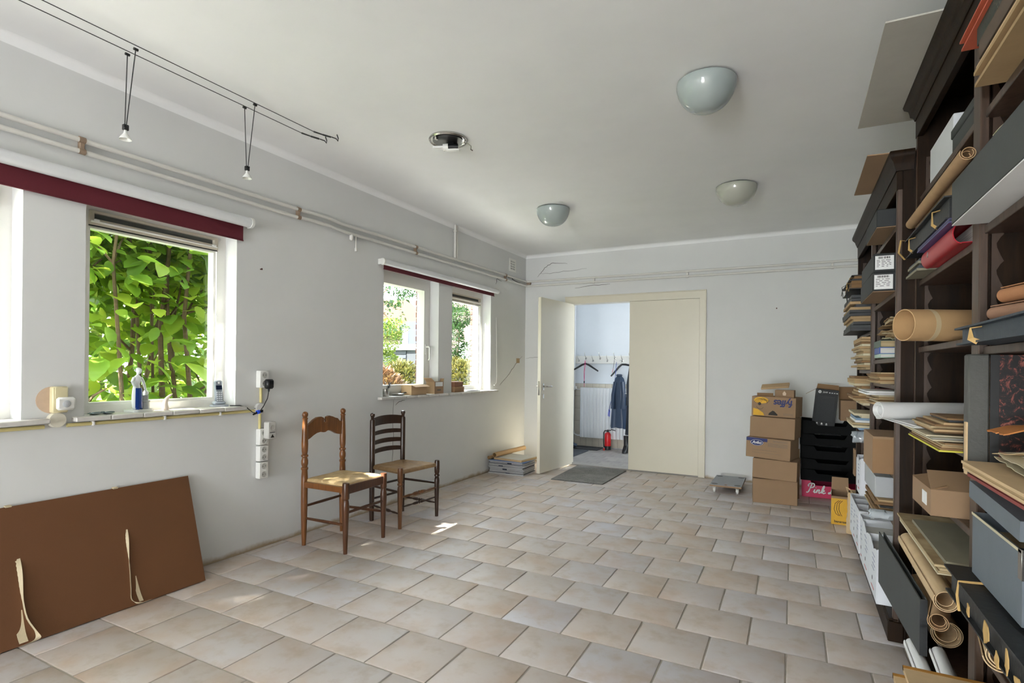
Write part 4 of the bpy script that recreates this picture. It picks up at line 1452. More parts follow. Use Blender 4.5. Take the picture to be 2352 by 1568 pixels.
part(B().tube([(0, -.036, .186), (.004, -.052, .165), (.008, -.046, .145), (.013, -.036, .135)], [.008, .0075, .006, .005], 8), 'arm', M_PORC, t)
part(B().tube([(.002, .008, .186), (.008, .019, .16), (.014, .024, .128), (.016, .03, .104)], [.008, .007, .006, .0045], 8), 'arm', M_PORC, t)
part(B().tube([(-.014, -.01, .226), (-.018, -.012, .223)], [.009, .006], 10), 'hair_bun', M_PGREY, t)
st = part(B().lathe([(.024, .014), (.024, .05), (.026, .052), (.026, .058), (.018, .06), (.018, .085), (.022, .088), (.001, .09)], o=(.002, .035, 0), n=20, cap=False), 'stove', M_PGREY, t)
part(B().lathe([(.012, .0), (.014, .012), (.010, .022), (.004, .026)], o=(.004, .04, .09), n=14), 'coffee_pot', M_PORC, st)
for s_ in (-1, 1):
    part(B().box(.0, .028, -.018 + s_ * .009 - .006, -.018 + s_ * .009 + .006, .014, .022, .003), 'shoe', M_PBLUE, t)

def hornf():
    pts, rr = [], []
    for i in range(9):
        a = i / 8
        pts.append((0, -.004 + .026 * a ** 2 * 1.3 - .012 * math.sin(a * pi), .104 * a - .012 * a ** 3))
        rr.append(.0175 * (1 - a) ** .65 + .0015)
    return B().tube(pts, rr, 14)
single(hornf(), 'horn_ornament', mat('ivory_glaze', (222, 206, 190), .25, .05, 20), 'small curved ivory horn ornament standing on the window sill', 'ornament', (-3.18, 1.843, SZ), -.1)

t = thing('cordless_phone', 'grey cordless telephone standing in its charging base on the sill', 'telephone', (-3.185, 2.165, SZ), math.radians(-15))
M_PHG = mat('phone_grey', (120, 126, 134), .35, .05, 10)
part(B().prism([(-.03, -.046), (.024, -.046), (.034, -.03), (.034, .03), (.024, .046), (-.03, .046)], 0, .012).box(-.03, .012, -.036, .036, .012, .034, .008), 'charging_base', mat('phone_silver', (160, 166, 174), .3, .05, 10), t)
Mh = Matrix.Translation((-.002, 0, .02)) @ Matrix.Rotation(-.18, 4, 'Y')
hs_o = part(B().box(-.012, .012, -.024, .024, 0, .145, .008, Mh), 'handset', M_PHG, t)
part(B().box(.012, .0132, -.018, .018, .085, .112, .001, Mh), 'screen', mat('phone_screen', (26, 34, 52), .1, .1, 10), hs_o)
kb = B()
for r_ in range(5):
    for c_ in range(3):
        kb.box(.0118, .0138, -.0165 + c_ * .012, -.0075 + c_ * .012, .012 + r_ * .013, .020 + r_ * .013, .001, Mh)
part(kb, 'keypad', mat('phone_keys', (196, 200, 206), .4, .05, 10), hs_o, kind='stuff')
part(B().tube([Mh @ Vector((.0125, 0, .128)), Mh @ Vector((.0135, 0, .128))], .006, 10), 'earpiece', M_WPLAST, hs_o)

t = thing('eyeglasses', 'folded pair of glasses lying at the left end of the large sill', 'glasses', (-3.15, 1.50, SZ))
M_TEAL = mat('teal_metal', (96, 116, 120), .3, .1, 20, metal=.4)
gb_ = B()
for s_ in (-1, 1):
    gb_.tube([(.018 * math.cos(a) + .005, s_ * .03 + .024 * math.sin(a), .008 + .006 * math.cos(a)) for a in [2 * pi * i / 14 for i in range(15)]], .0025, 6, cap=False)
gb_.tube([(.01, -.008, .014), (.01, .008, .014)], .0025, 6)
gb_.tube([(.005, -.054, .012), (-.03, -.05, .006), (-.034, .04, .004)], .0025, 6)
gb_.tube([(.005, .054, .012), (-.025, .052, .006), (-.03, -.03, .004)], .0025, 6)
part(gb_, 'frame', M_TEAL, t)
for s_ in (-1, 1):
    part(B().lathe([(.001, 0), (.022, 0), (.022, .0012), (.001, .0012)], n=16, M=Matrix.Translation((.005, s_ * .03, .008)), cap=False), 'lens', M_PGREY, t)

# ------------------------------------------------------------------ things on the far window's sill
M_CARD = mat('cardboard', (154, 125, 96), .85, .05, 6, .06, 180)
M_CARDD = mat('cardboard_inside', (146, 114, 82), .9, .06, 8, .06, 180)
M_CARD2 = mat('cardboard_pale', (190, 160, 122), .85, .05, 6, .06, 180)
M_WLAB = mat('paper_white', (232, 232, 230), .7, .02, 20)
t = thing('steel_mug', 'steel mug holding wire whisks on the casement window sill', 'mug', (-3.17, 3.70, SZ))
part(B().lathe([(.001, 0), (.03, 0), (.032, .004), (.032, .062), (.0305, .062), (.0305, .004), (.001, .004)], n=20, cap=False), 'cup', M_CHROME, t)
for k in range(3):
    a = .5 + .5 * k
    part(B().tube([(0, .01 * k - .01, .01), (.0, .03 + .012 * k, .10), (.004, .045 + .012 * k, .118), (.0, .052 + .01 * k, .105), (0, .035 + .01 * k, .07)], .002, 6), 'whisk_wire', M_DGREY, t)
t = thing('steel_dish', 'shallow steel dish with dark handle on the casement window sill', 'dish', (-3.165, 3.86, SZ))
part(B().lathe([(.001, 0), (.045, 0), (.062, .018), (.060, .018), (.044, .003), (.001, .003)], n=26, cap=False), 'bowl', M_CHROME, t)
part(B().tube([(0, .058, .017), (0, .1, .024), (0, .135, .022)], [.005, .006, .004], 8), 'handle', M_DGREY, t)

def open_box(b, w, d, h, th=.004):
    """open-topped carton, base at z=0, centred"""
    return b.add(*_tray(w, d, h, th))
def _tray(w, d, h, th):
    v = []
    for (a, c, z) in ((w / 2, d / 2, 0), (w / 2, d / 2, h), (w / 2 - th, d / 2 - th, h), (w / 2 - th, d / 2 - th, th)):
        v += [(-a, -c, z), (a, -c, z), (a, c, z), (-a, c, z)]
    f = [(3, 2, 1, 0), (12, 13, 14, 15)]
    for s_ in range(3):
        for i in range(4):
            f.append((s_ * 4 + i, s_ * 4 + (i + 1) % 4, s_ * 4 + 4 + (i + 1) % 4, s_ * 4 + 4 + i))
    return v, f
def flap(b, p0, p1, length, ang, inward, th=.003):
    """flap hinged on edge p0-p1, tilted out of vertical by ang away from 'inward'"""
    p0, p1 = Vector(p0), Vector(p1)
    d = (Vector((0, 0, 1)) * math.cos(ang) - Vector(inward).normalized() * math.sin(ang)) * length
    n = (p1 - p0).cross(d).normalized() * th
    e = (p1 - p0) * .03
    v = [p0, p1, p1 + d - e, p0 + d + e]
    v += [q + n for q in v]
    return b.add(v, [(0, 1, 2, 3), (7, 6, 5, 4), (0, 4, 5, 1), (1, 5, 6, 2), (2, 6, 7, 3), (3, 7, 4, 0)])
t = thing('small_carton', 'low plain carton lying on the casement window sill', 'box', (-3.165, 4.09, SZ))
part(B().box(-.06, .06, -.11, .12, 0, .092, .002), 'body', M_CARD2, t)
part(flap(B(), (.06, -.11, .092), (.06, .12, .092), .05, 1.9, (-1, 0, 0)), 'flap', M_CARD, t)
t = thing('open_carton', 'small open carton with white label at the edge of the casement sill', 'box', (-3.145, 4.40, SZ))
part(open_box(B(), .1, .15, .12), 'body', M_CARD, t)
part(B().box(.0502, .051, -.06, .06, .072, .114), 'paper_label', M_WLAB, t)
part(B().box(.0502, .0506, -.03, .03, .03, .042), 'print', mat('grey_print', (96, 92, 88), .8, .2, 60), t)
part(flap(B(), (-.05, -.075, .12), (.05, -.075, .12), .06, .95, (0, 1, 0)), 'flap', M_CARD, t)
part(flap(B(), (.05, .075, .12), (-.05, .075, .12), .03, .4, (0, -1, 0)), 'flap', M_CARD, t)
t = thing('book_block', 'small stack of brown notebooks on the far narrow window sill', 'notebooks', (-3.17, 4.80, SZ))
part(B().box(-.05, .055, -.09, .09, 0, .055, .003), 'lower_notebook', M_CARDD, t)
part(B().box(-.045, .05, -.085, .075, .056, .11, .003), 'upper_notebook', mat('brown_leatherette', (128, 84, 56), .6, .1, 30), t)
single(B().box(-.07, .06, -.15, .16, 0, .008, .002).box(-.06, .06, -.13, .11, .0085, .013, .001), 'paper_sheets', M_WLAB, 'few white paper sheets lying on the far narrow window sill', 'papers', (-3.165, 5.06, SZ), .05)

# ------------------------------------------------------------------ magazines, rolls and mat at the doors
M_MAGW = mat('magazine_white', (214, 214, 216), .5, .06, 12, rand=.08)
M_MAGN = mat('magazine_navy', (38, 44, 66), .4, .15, 14, rand=.2)
M_MAGE = layered('page_edges', (150, 148, 146), (222, 222, 220), 500)
rm = random.Random(3)
z = .0005
for i in range(13):
    h = rm.choice((.008, .010, .012, .014))
    if i == 12: h = .008
    dx, dy = rm.uniform(-.012, .012), rm.uniform(-.012, .012)
    w_, d_ = .44 + rm.uniform(-.015, .01), .31 + rm.uniform(-.012, .01)
    lb = 'white magazine in the floor stack behind the open door'
    if i == 12: lb = 'blue and white magazine on top of the floor stack behind the open door'
    t = thing('magazine', lb, 'magazine', (-2.895 + dx, 5.585 + dy, z), rm.uniform(-.03, .03), group='magazines stacked on the floor')
    part(B().box(-w_ / 2, w_ / 2, -d_ / 2, d_ / 2, .0022, h - .0022, .0008), 'pages', M_MAGE, t)
    cv = M_MAGN if i % 2 else M_MAGW
    if i == 12: cv = mat('blue_cover', (70, 120, 190), .35, .3, 5)
    for zc in (.0, h - .002):
        part(B().box(-w_ / 2 - .001, w_ / 2 + .001, -d_ / 2 - .001, d_ / 2 + .001, zc, zc + .002, .0003), 'cover', cv, t)
    if i % 2:
        t['label'] = 'dark-covered magazine in the floor stack behind the open door'
    if i % 3 == 1:
        xa = rm.uniform(-.15, .1)
        part(B().box(xa, xa + .055, -d_ / 2 - .002, -d_ / 2 + .01, .0005, h, .0005), 'spine_label', M_MAGN, t)
    z += h + .0004
t = thing('paper_folder', 'beige cardboard folder of papers on the magazine stack', 'folder', (-2.86, 5.60, z), -.12)
part(B().box(-.19, .19, -.16, .19, 0, .022, .003), 'folder_cover', mat('beige_folder', (196, 168, 128), .8, .08, 8), t)
part(B().box(-.18, .18, -.15, .18, .0225, .027, .001), 'top_sheet', mat('grey_paper', (206, 204, 196), .7, .08, 6), t)
def ctube(label, p0, p1, r, mt):
    b = B().pipe((0, 0, 0), Vector(p1) - Vector(p0), r, .004)
    single(b, 'cardboard_tube', mt, label, 'tube', p0, group='cardboard tubes on the magazine stack')
M_KRAFT = mat('kraft_tube', (196, 160, 114), .7, .06, 10, .06, 150)
ctube('larger cardboard tube on the magazine stack behind the door', (-3.04, 5.43, z + .056), (-3.0, 6.12, z + .056), .027, M_KRAFT)
ctube('thin cardboard tube beside the larger one on the magazine stack', (-3.108, 5.42, z + .022), (-3.09, 5.95, z + .022), .02, M_KRAFT)

m, nt, p = newmat('mat_fibre'); M_MAT = m
f = noise_node(nt, 90, 5, .7, 'Object')
g = noise_node(nt, 5, 3, .6, 'Object')
o1 = ramp(nt, f, [(.35, lin((92, 90, 88))), (.65, lin((142, 140, 136)))])
nt.links.new(mixcol(nt, ramp(nt, g, [(.45, (0, 0, 0)), (.7, (.5, .5, .5))]), o1, lin((158, 154, 148))), p.inputs['Base Color'])
p.inputs['Roughness'].default_value = .95
bump(nt, p, f, .7, .004)
t = thing('doormat', 'grey speckled doormat lying in front of the open double doors', 'doormat', (-2.06, 5.9, 0.001))
poly = [(-.272, -.47), (.297, -.442), (.306, .418), (-.318, .482)]
part(B().prism(poly, 0, .009), 'pile', M_MAT, t)
part(B().prism([(x * 1.012, y * 1.01) for x, y in poly], 0, .003), 'rubber_edge', M_BLACK, t)

# ------------------------------------------------------------------ hallway things
M_RAD = mat('radiator_white', (232, 234, 236), .3, .02, 5)
t = thing('radiator', 'white ribbed panel radiator on the hallway wall', 'radiator', (-2.3, 7.985, 0))
def radf(u, v):
    x = -.645 + 1.29 * u
    k = .5 + .5 * math.cos(2 * pi * x / .0515)
    k = k ** .6
    e = min(1, min(v, 1 - v) / .05)
    return (x, -.012 - .014 * (k * e), .145 + .767 * v)
part(B().sheet(radf, 150, 10, .003), 'ribbed_panel', M_RAD, t)
part(B().box(-.65, .65, -.012, .05, .145, .165, .004).box(-.65, .65, -.012, .05, .892, .914, .004).box(-.65, -.638, -.012, .05, .15, .91, .003).box(.638, .65, -.012, .05, .15, .91, .003), 'casing', M_RAD, t)
part(B().tube([(-.645, .02, .885), (-.72, .02, .885), (-.755, .02, .885)], .009, 8).tube([(-.735, .02, .885), (-.735, -.02, .885)], .012, 8), 'valve', M_CHROME, t)
part(B().tube([(-.735, .02, .885), (-.735, .02, .93)], .017, 10), 'valve_knob', M_WPLAST, t)
part(B().tube([(-.64, .02, .17), (-.70, .02, .165), (-.755, .02, .19), (-.77, .02, .25), (-.772, .02, 2.5)], .009, 8), 'supply_pipe', M_RAD, t)
part(B().tube([(-.755, .02, .885), (-.755, .02, .9), (-.755, .02, 2.5)], .008, 8), 'return_pipe', M_RAD, t)

t = thing('coat_rack', 'white coat rack board with a row of double metal hooks in the hallway', 'coat rack', (-2.4, 8.055, 1.285))
part(B().box(-.66, .75, -.018, -.001, 0, .12, .004), 'board', M_WPAINT, t)
for i in range(11):
    x = -.60 + .116 * i
    zz = .045 if i % 2 == 0 else .082
    hb = B().lathe([(.016, 0), (.016, .004), (.001, .006)], n=12, M=frame_m((x, -.018, zz), (1, 0, 0), (0, 0, 1)), cap=False)
    hb.tube([(x, -.02, zz + .006), (x, -.04, zz + .02), (x - .004, -.06, zz + .045), (x - .012, -.062, zz + .09)], [.005, .005, .0045, .004], 8)
    hb.tube([(x, -.02, zz - .004), (x, -.045, zz - .016), (x, -.052, zz + .002)], [.005, .005, .004], 8)
    part(hb, 'double_hook', M_CHROME, t)
def hanger(label, x, z, w, tilt):
    t = thing('coat_hanger', label, 'hanger', (x, 7.99, z), group='black coat hangers on the rack')
    t.rotation_euler = (0, tilt, 0)
    part(B().tube([(0, 0, 0), (0, 0, .03), (.012, 0, .05), (.004, 0, .068), (-.012, 0, .06)], .0025, 6), 'hook', M_CHROME, t)
    def arm(s_):
        return B().tube([(0, 0, .0), (s_ * w * .25, -.004, -.02), (s_ * w * .6, -.012, -.065), (s_ * w, -.03, -.115)], [.010, .011, .010, .008], 8, flat=1.4)
    for s_ in (-1, 1):
        part(arm(s_), 'arm', M_BLACK, t)
hanger('black coat hanger on the left hook of the hallway rack', -2.875, 1.285, .215, 0)
hanger('black coat hanger hanging crooked beside the coats', -2.30, 1.275, .21, -.35)
t = thing('pink_lanyard', 'pink strap hanging from a coat hook in the hallway', 'strap', (-2.885, 7.985, .952))
M_PINK = mat('pink_strap', (222, 40, 130), .6, .06, 40)
part(B().tube([(.0, 0, .38), (-.012, -.004, .2), (-.006, -.004, .06)], .007, 6, flat=.3), 'strap', M_PINK, t)
part(B().tube([(.008, 0, .38), (.012, -.006, .3), (.0, -.006, .2), (-.004, -.006, .06)], .007, 6, flat=.3), 'strap', M_PINK, t)
part(B().box(-.014, .002, -.008, .004, .03, .065, .002), 'buckle', M_BLACK, t)
part(B().tube([(-.006, -.002, .035), (-.006, -.002, -.03)], .006, 6, flat=.4), 'tail', M_PINK, t)
t = thing('key_lanyard', 'black and red strap on a coat hook in the hallway', 'strap', (-2.435, 7.98, 1.12))
part(B().tube([(.02, 0, .22), (.012, -.004, .12), (.006, -.004, .09)], .008, 6, flat=.3), 'black_strap', M_BLACK, t)
part(B().tube([(.006, -.004, .09), (-.008, -.004, .03)], .008, 6, flat=.3), 'red_end', mat('red_strap', (196, 30, 40), .6, .06, 40), t)
t = thing('blue_strap', 'long blue strap hanging beside the navy coat', 'strap', (-2.425, 7.93, .55))
M_BLUS = mat('blue_strap_fabric', (44, 70, 150), .6, .08, 40)
part(B().tube([(.06, 0, .76), (.045, -.004, .55), (.02, -.006, .3), (-.03, -.006, .12), (-.045, -.004, .02)], .009, 6, flat=.35), 'strap', M_BLUS, t)
part(B().tube([(-.045, -.004, .05), (-.06, -.006, -.05), (-.04, -.006, -.06), (-.035, -.004, .03)], .005, 6), 'loop', mat('bright_blue', (40, 80, 210), .5, .05, 20), t)
M_NAVY = mat('navy_raincoat', (48, 66, 92), .35, .1, 8, .15, 12)
M_NAVYD = mat('dark_coat', (28, 32, 42), .6, .1, 8, .15, 14)
def coat(name, label, x, y, z0, z1, w0, w1, m, seed):
    """hanging garment: folded hollow surface widening to the hem"""
    t = thing(name, label, 'coat', (x, y, z0), group='coats hanging in the hallway')
    def fn(u, v):
        a = 2 * pi * u
        w = (w0 + (w1 - w0) * (1 - v)) * (1 - .75 * max(0, (v - .88) / .12) ** 2)
        fo = 1 + .16 * math.sin(5 * a + seed) * (1 - v * .6) + .05 * math.sin(11 * a + 2 * v + seed)
        return (math.cos(a) * w * fo, math.sin(a) * w * .38 * fo, (z1 - z0) * v + .012 * math.sin(3 * a) * (1 - v))
    part(B().sheet(fn, 48, 14, .003), 'body', m, t)
    for s_ in (-1, 1):
        part(B().tube([(s_ * w0 * .75, 0, (z1 - z0) * .86), (s_ * w0 * 1.1, -.03, (z1 - z0) * .62), (s_ * w0 * 1.05, -.045, (z1 - z0) * .36)], [.05, .045, .05], 10, flat=.7), 'sleeve', m, t)
    part(B().tube([(w0 * .45 * math.cos(a), w0 * .2 * math.sin(a), (z1 - z0) * .99) for a in [2 * pi * i / 10 for i in range(11)]], .018, 6, cap=False), 'collar', m, t)
    return t
coat('raincoat', 'navy blue raincoat hanging on the hallway rack', -2.30, 7.86, .335, 1.12, .07, .125, M_NAVY, 1)
c2 = coat('dark_jacket', 'dark jacket with white stripe hanging behind the closed door leaf', -1.995, 7.70, .272, 1.42, .10, .14, M_NAVYD, 3)
part(B().box(-.15, .0, -.075, -.065, .58, .59, .002), 'reflective_stripe', M_WLAB, c2)

t = thing('fire_extinguisher', 'red fire extinguisher standing on the hallway floor under the radiator', 'fire extinguisher', (-2.475, 7.89, 0))
M_RED = mat('extinguisher_red', (206, 24, 30), .25, .04, 6)
part(B().lathe([(.046, .045), (.047, .06), (.047, .215), (.043, .235), (.028, .25), (.018, .258)], n=24), 'cylinder', M_RED, t)
part(B().lathe([(.05, 0), (.05, .05), (.047, .052)], n=24), 'foot_ring', M_BLACK, t)
part(B().tube([(0, 0, .255), (0, 0, .28)], .014, 10).box(-.012, .05, -.01, .01, .282, .294, .003).box(-.03, .045, -.009, .009, .30, .31, .003, Matrix.Rotation(.25, 4, 'Y')), 'valve', M_BLACK, t)
part(B().tube([(-.01, 0, .275), (-.045, -.005, .278), (-.06, -.008, .25), (-.06, -.008, .1), (-.056, -.006, .03)], .008, 8), 'hose', M_BLACK, t)
single(B().lathe([(.014, 0), (.014, .03), (.012, .034), (.001, .035)], n=14), 'red_cap', mat('cap_red', (176, 44, 32), .5, .05, 10), 'small red cap lying in front of the fire extinguisher', 'cap', (-2.50, 7.79, -.005))  # loose red cap on the hallway floor
M_RMAT = mat('dark_rubber_mat', (66, 70, 76), .85, .12, 40, .4, 120)
single(B().box(-.2, .16, -.42, .42, 0, .012, .003), 'rubber_mat', M_RMAT, 'dark rubber mat just inside the hallway on the left', 'mat', (-2.84, 7.2, -.005))
single(B().box(-.24, .2, -.15, .15, 0, .011, .003), 'floor_mat', mat('charcoal_mat', (58, 60, 62), .9, .1, 50, .3, 150), 'charcoal mat against the hallway wall beside the extinguisher', 'mat', (-2.78, 7.86, -.005))
t = thing('dustpan', 'dark blue dustpan leaning in the hallway corner', 'dustpan', (-2.99, 7.72, .012), rot=(0, 0, .3))
M_PAN = mat('blue_grey_plastic', (52, 68, 86), .4, .1, 10)
def panf(u, v):
    return (-.09 + .17 * v, -.11 + .22 * u, .012 + .13 * (1 - v) ** 1.6 + .03 * (abs(2 * u - 1) ** 6))
part(B().sheet(panf, 10, 8, .004), 'pan', M_PAN, t)
part(B().tube([(-.085, 0, .14), (-.1, 0, .24), (-.09, 0, .30)], .012, 8), 'handle', M_PAN, t)
t = thing('rubber_boot', 'dark rubber boot under the coats in the hallway', 'boot', (-2.16, 7.76, -.004))
part(loft([(0, -.03, 0, .04, .1), (0, -.03, .03, .042, .1), (0, -.01, .06, .04, .075), (0, .02, .1, .038, .045), (0, .03, .16, .04, .045), (0, .03, .24, .045, .05)]), 'shaft', M_BLACK, t)
part(loft([(0, -.03, -.001, .043, .104), (0, -.03, .012, .043, .104)]), 'sole', M_DGREY, t)

# ------------------------------------------------------------------ furniture dolly
t = thing('furniture_dolly', 'low grey furniture dolly on white castors beside the carton stack', 'dolly', (-.587, 5.92, 0))
M_DOL = mat('grey_deck', (150, 154, 160), .45, .05, 20)
part(B().box(-.145, .145, -.27, .27, .068, .070, .001).box(-.145, .145, -.27, .27, .0702, .084, .002), 'deck', M_DOL, t)
part(B().box(-.1455, .1455, -.2705, .2705, .066, .081, .001), 'plywood_edge', M_CARD, t)
for sx in (-1, 1):
    for sy in (-1, 1):
        x, y = sx * .105, sy * .215
        part(B().lathe([(.001, 0), (.03, 0), (.03, .0012), (.001, .0014)], o=(x, y, .084), n=18, cap=False), 'screw_recess', M_BLACK, t)
        c = part(B().box(x - .022, x + .022, y - .022, y + .022, .058, .0662, .003).box(x - .014, x - .010, y - .016, y + .016, .022, .06, .002).box(x + .010, x + .014, y - .016, y + .016, .022, .06, .002), 'castor', M_WPLAST, t)
        part(B().tube([(x - .009, y, .0255), (x + .009, y, .0255)], .025, 16), 'wheel', M_WPLAST, c)
part(B().lathe([(.001, 0), (.014, 0), (.014, .001), (.001, .0012)], o=(0, -.235, .084), n=14, cap=False), 'hand_hole', M_CARDD, t)

# ------------------------------------------------------------------ stack of cartons
M_BLUEP = mat('print_blue', (36, 46, 104), .6, .06, 30)
M_YELP = mat('print_yellow', (222, 170, 40), .6, .12, 14)
M_GREYP = mat('print_grey', (128, 112, 96), .7, .15, 60)
M_DARKP = mat('print_black', (46, 40, 34), .7, .15, 60)
def carton(name, label, cx, fy, z0, w, d, h, rz, roll=0.0, closed=True, m=None, grp='cardboard boxes stacked by the far wall'):
    """carton whose front face centre sits at (cx, fy), turned rz about z; local -y is the front"""
    t = thing(name, label, 'box', (cx, fy, z0), rot=(0, roll, rz), group=grp)
    m = m or M_CARD
    if closed:
        part(B().box(-w / 2, w / 2, 0, d, 0, h, .003), 'body', m, t)
        part(B().box(-w / 2 + .002, w / 2 - .002, d / 2 - .003, d / 2 + .003, h - .0005, h + .0006), 'tape_seam', M_CARDD, t)
    else:
        b = B().add(*_tray(w, d, h, .004), Matrix.Translation((0, d / 2, 0)))
        part(b, 'body', m, t)
    return t
carton('carton', 'plain brown carton on the floor at the bottom of the stack', -.148, 5.468, 0.0, .366, .30, .219, math.radians(4.5))
carton('carton', 'plain brown carton second from the bottom of the stack', -.155, 5.44, .2245, .364, .30, .176, math.radians(-5), math.radians(1.2))
t = carton('printed_carton', 'brown carton with blue oval logo in the middle of the stack', -.212, 5.455, .406, .378, .29, .183, math.radians(-13), math.radians(1.4))
part(B().box(-.188, -.005, -.0006, .001, .150, .180, 0), 'blue_band', M_BLUEP, t, smooth=False)
ov = B()
ov.lathe([(.001, 0), (1, 0), (1, .0012), (.001, .0014)], n=32, cap=False, M=frame_m((-.095, -.0006, .138), (1, 0, 0), (0, 0, 1)) @ Matrix.Diagonal((.058, .029, 1, 1)))
lo = part(ov, 'logo_oval', M_BLUEP, t)
part(B().lathe([(.94, 0), (1, 0), (1, .0006), (.94, .0006), (.94, 0)], n=32, cap=False, M=frame_m((-.095, -.0016, .138), (1, 0, 0), (0, 0, 1)) @ Matrix.Diagonal((.055, .0265, 1, 1))), 'logo_ring', M_WLAB, lo)
part(text_b(B(), 'Aviko', .036, frame_m((-.095, -.0022, .1385), (1, 0, 0), (0, 0, 1)), .25, .0003, .95, .0008), 'lettering', M_WLAB, lo)
tb = B()
text_b(tb, 'AVIKO Superkrokant Oven Frites 10 mm', .0125, frame_m((-.03, -.0008, .072), (1, 0, 0), (0, 0, 1)), .1, .0003)
text_b(tb, 'Productcode: 14.3.07 2530  Best before: 14.04.2015', .0115, frame_m((-.01, -.0008, .048), (1, 0, 0), (0, 0, 1)), .1, .0003)
part(tb, 'printed_text', M_GREYP, t)
gp = B()
for i in range(4):
    gp.box(.0, .165, -.0005, .0005, .112 + i * .009, .116 + i * .009)
for i in range(2):
    gp.box(.04, .165, -.0005, .0005, .155 + i * .009, .159 + i * .009)
part(gp, 'small_print', M_GREYP, t, smooth=False)
carton('carton', 'plain brown carton directly under the banana carton of the stack', -.180, 5.49, .592, .378, .29, .187, math.radians(-10), math.radians(1.2))
t = carton('banana_carton', 'banana carton with upside-down blue lettering on top of the stack', -.172, 5.53, .785, .372, .29, .18, math.radians(-11), math.radians(1.0), closed=False)
# upside-down brand lettering: local frame turned by 180 degrees on the front face
part(text_b(B(), 'fyffes', .088, frame_m((.082, -.001, .128), (-1, 0, 0), (0, 0, -1)), .12, .0004, .9, .002), 'lettering', M_BLUEP, t)
bn = B()
bn.lathe([(.001, 0), (.03, .0), (.03, .0006), (.001, .0008)], n=20, cap=False, M=frame_m((-.105, -.0006, .145), (1, 0, 0), (0, 0, 1)) @ Matrix.Diagonal((2.1, 1.0, 1, 1)))
part(bn, 'yellow_spot', M_YELP, t)
part(B().prism([(-.172, .005), (-.075, .005), (-.085, .03), (-.13, .06), (-.172, .07)], -.0004, .0004, frame_m((0, -.0004, 0), (1, 0, 0), (0, 0, 1))), 'yellow_corner', M_YELP, t)
bo = B()
for k in range(5):
    bo.tube([(-.165 + .012 * k, -.001, .125 - .004 * k), (-.14 + .012 * k, -.001, .158 - .002 * k), (-.09 + .008 * k, -.001, .165 - .006 * k), (-.03 - .006 * k, -.001, .142 - .006 * k)], .0013, 5)
bo.tube([(-.145, -.001, .085), (-.125, -.001, .065), (-.10, -.001, .063), (-.085, -.001, .08)], .0013, 5)
part(bo, 'banana_outline', M_DARKP, t, kind='stuff')
part(B().lathe([(.001, 0), (.014, 0), (.014, .0008), (.001, .001)], n=18, cap=False, M=frame_m((-.118, -.0012, .112), (1, 0, 0), (0, 0, 1))), 'hand_hole', M_DARKP, t)
part(B().lathe([(.001, 0), (.014, 0), (.014, .0008), (.001, .001)], n=18, cap=False, M=frame_m((.112, -.0012, .11), (1, 0, 0), (0, 0, 1))), 'hand_hole', M_CARDD, t)
part(B().prism([(-.04, .012), (.035, .012), (.04, .02), (.01, .05), (-.005, .055), (-.035, .03)], -.0005, .0005, frame_m((0, -.0006, 0), (1, 0, 0), (0, 0, 1))), 'vent_hole', M_DARKP, t)
part(B().box(.085, .165, -.0005, .0005, .02, .024).box(.085, .165, -.0005, .0005, .03, .034), 'small_print', M_GREYP, t, smooth=False)
# loose cardboard pieces inside it
single(B().box(-.07, .07, -.002, .002, 0, .20, .001), 'cardboard_sheet', M_CARDD, 'small brown cardboard sheet standing in the left of the banana carton', 'cardboard', (-.245, 5.675, .796), -.1)
t = thing('cardboard_flap_box', 'folded cardboard box standing in the right of the banana carton', 'box', (-.08, 5.66, .794), -.12)
part(B().box(-.075, .085, -.05, .05, 0, .235, .003), 'body', M_CARD, t)
part(B().prism([(-.012, 0), (.012, 0), (.016, .02), (0, .04), (-.016, .02)], -.0004, .0004, frame_m((0.005, -.0508, .185), (1, 0, 0), (0, 0, 1))), 'clear_tape', mat('clear_tape', (206, 180, 150), .15, .05, 20), t)
single(B().box(-.12, .12, -.05, .05, 0, .018, .003), 'cardboard_strip', M_CARD2, 'long cardboard strip lying across the top of the banana carton', 'cardboard', (-.16, 5.74, 1.052), rot=(.35, -.1, -.1))

# crates and boxes behind the stack
carton('carton', 'brown carton behind the stack, mostly hidden', -.07, 5.80, 0.0, .24, .13, .47, 0, grp='boxes behind the stack')
carton('white_carton', 'narrow white carton behind the middle of the stack', -.075, 5.81, .4705, .25, .12, .228, 0, m=M_WLAB, grp='boxes behind the stack')
M_CRATE = mat('black_crate', (14, 15, 15), .75, .15, 12, spec=.2)
def crate(label, z0, h, x0, x1, rz, m, notch=True, grp='stacked fruit crates'):
    t = thing('fruit_crate', label, 'crate', ((x0 + x1) / 2, 5.95, z0), rz, group=grp)
    w, d = x1 - x0, .38
    part(B().box(-w / 2, w / 2, .004, d, 0, .006, .002), 'floor_sheet', m, t)
    lo = h * .62
    # front and back boards with a lowered middle
    pf = [(-w / 2, 0), (w / 2, 0), (w / 2, h), (w * .30, h), (w * .25, lo), (-w * .22, lo), (-w * .27, h * .93), (-w / 2, h)] if notch else [(-w / 2, 0), (w / 2, 0), (w / 2, h * .72), (-w * .33, h * .72), (-w * .36, h), (-w / 2, h)]
    part(B().prism(pf, -.005, 0, frame_m((0, 0, 0), (1, 0, 0), (0, 0, 1))), 'front_board', m, t)
    part(B().prism(pf, -.005, 0, frame_m((0, d, 0), (1, 0, 0), (0, 0, 1))), 'rear_board', m, t)
    for s_ in (-1, 1):
        part(B().box(s_ * w / 2 - .004, s_ * w / 2 + .004, .002, d - .002, 0, h * .97, .002), 'side_board', m, t)
    return t
M_PINKC = mat('pink_crate', (206, 20, 84), .45, .05, 10)
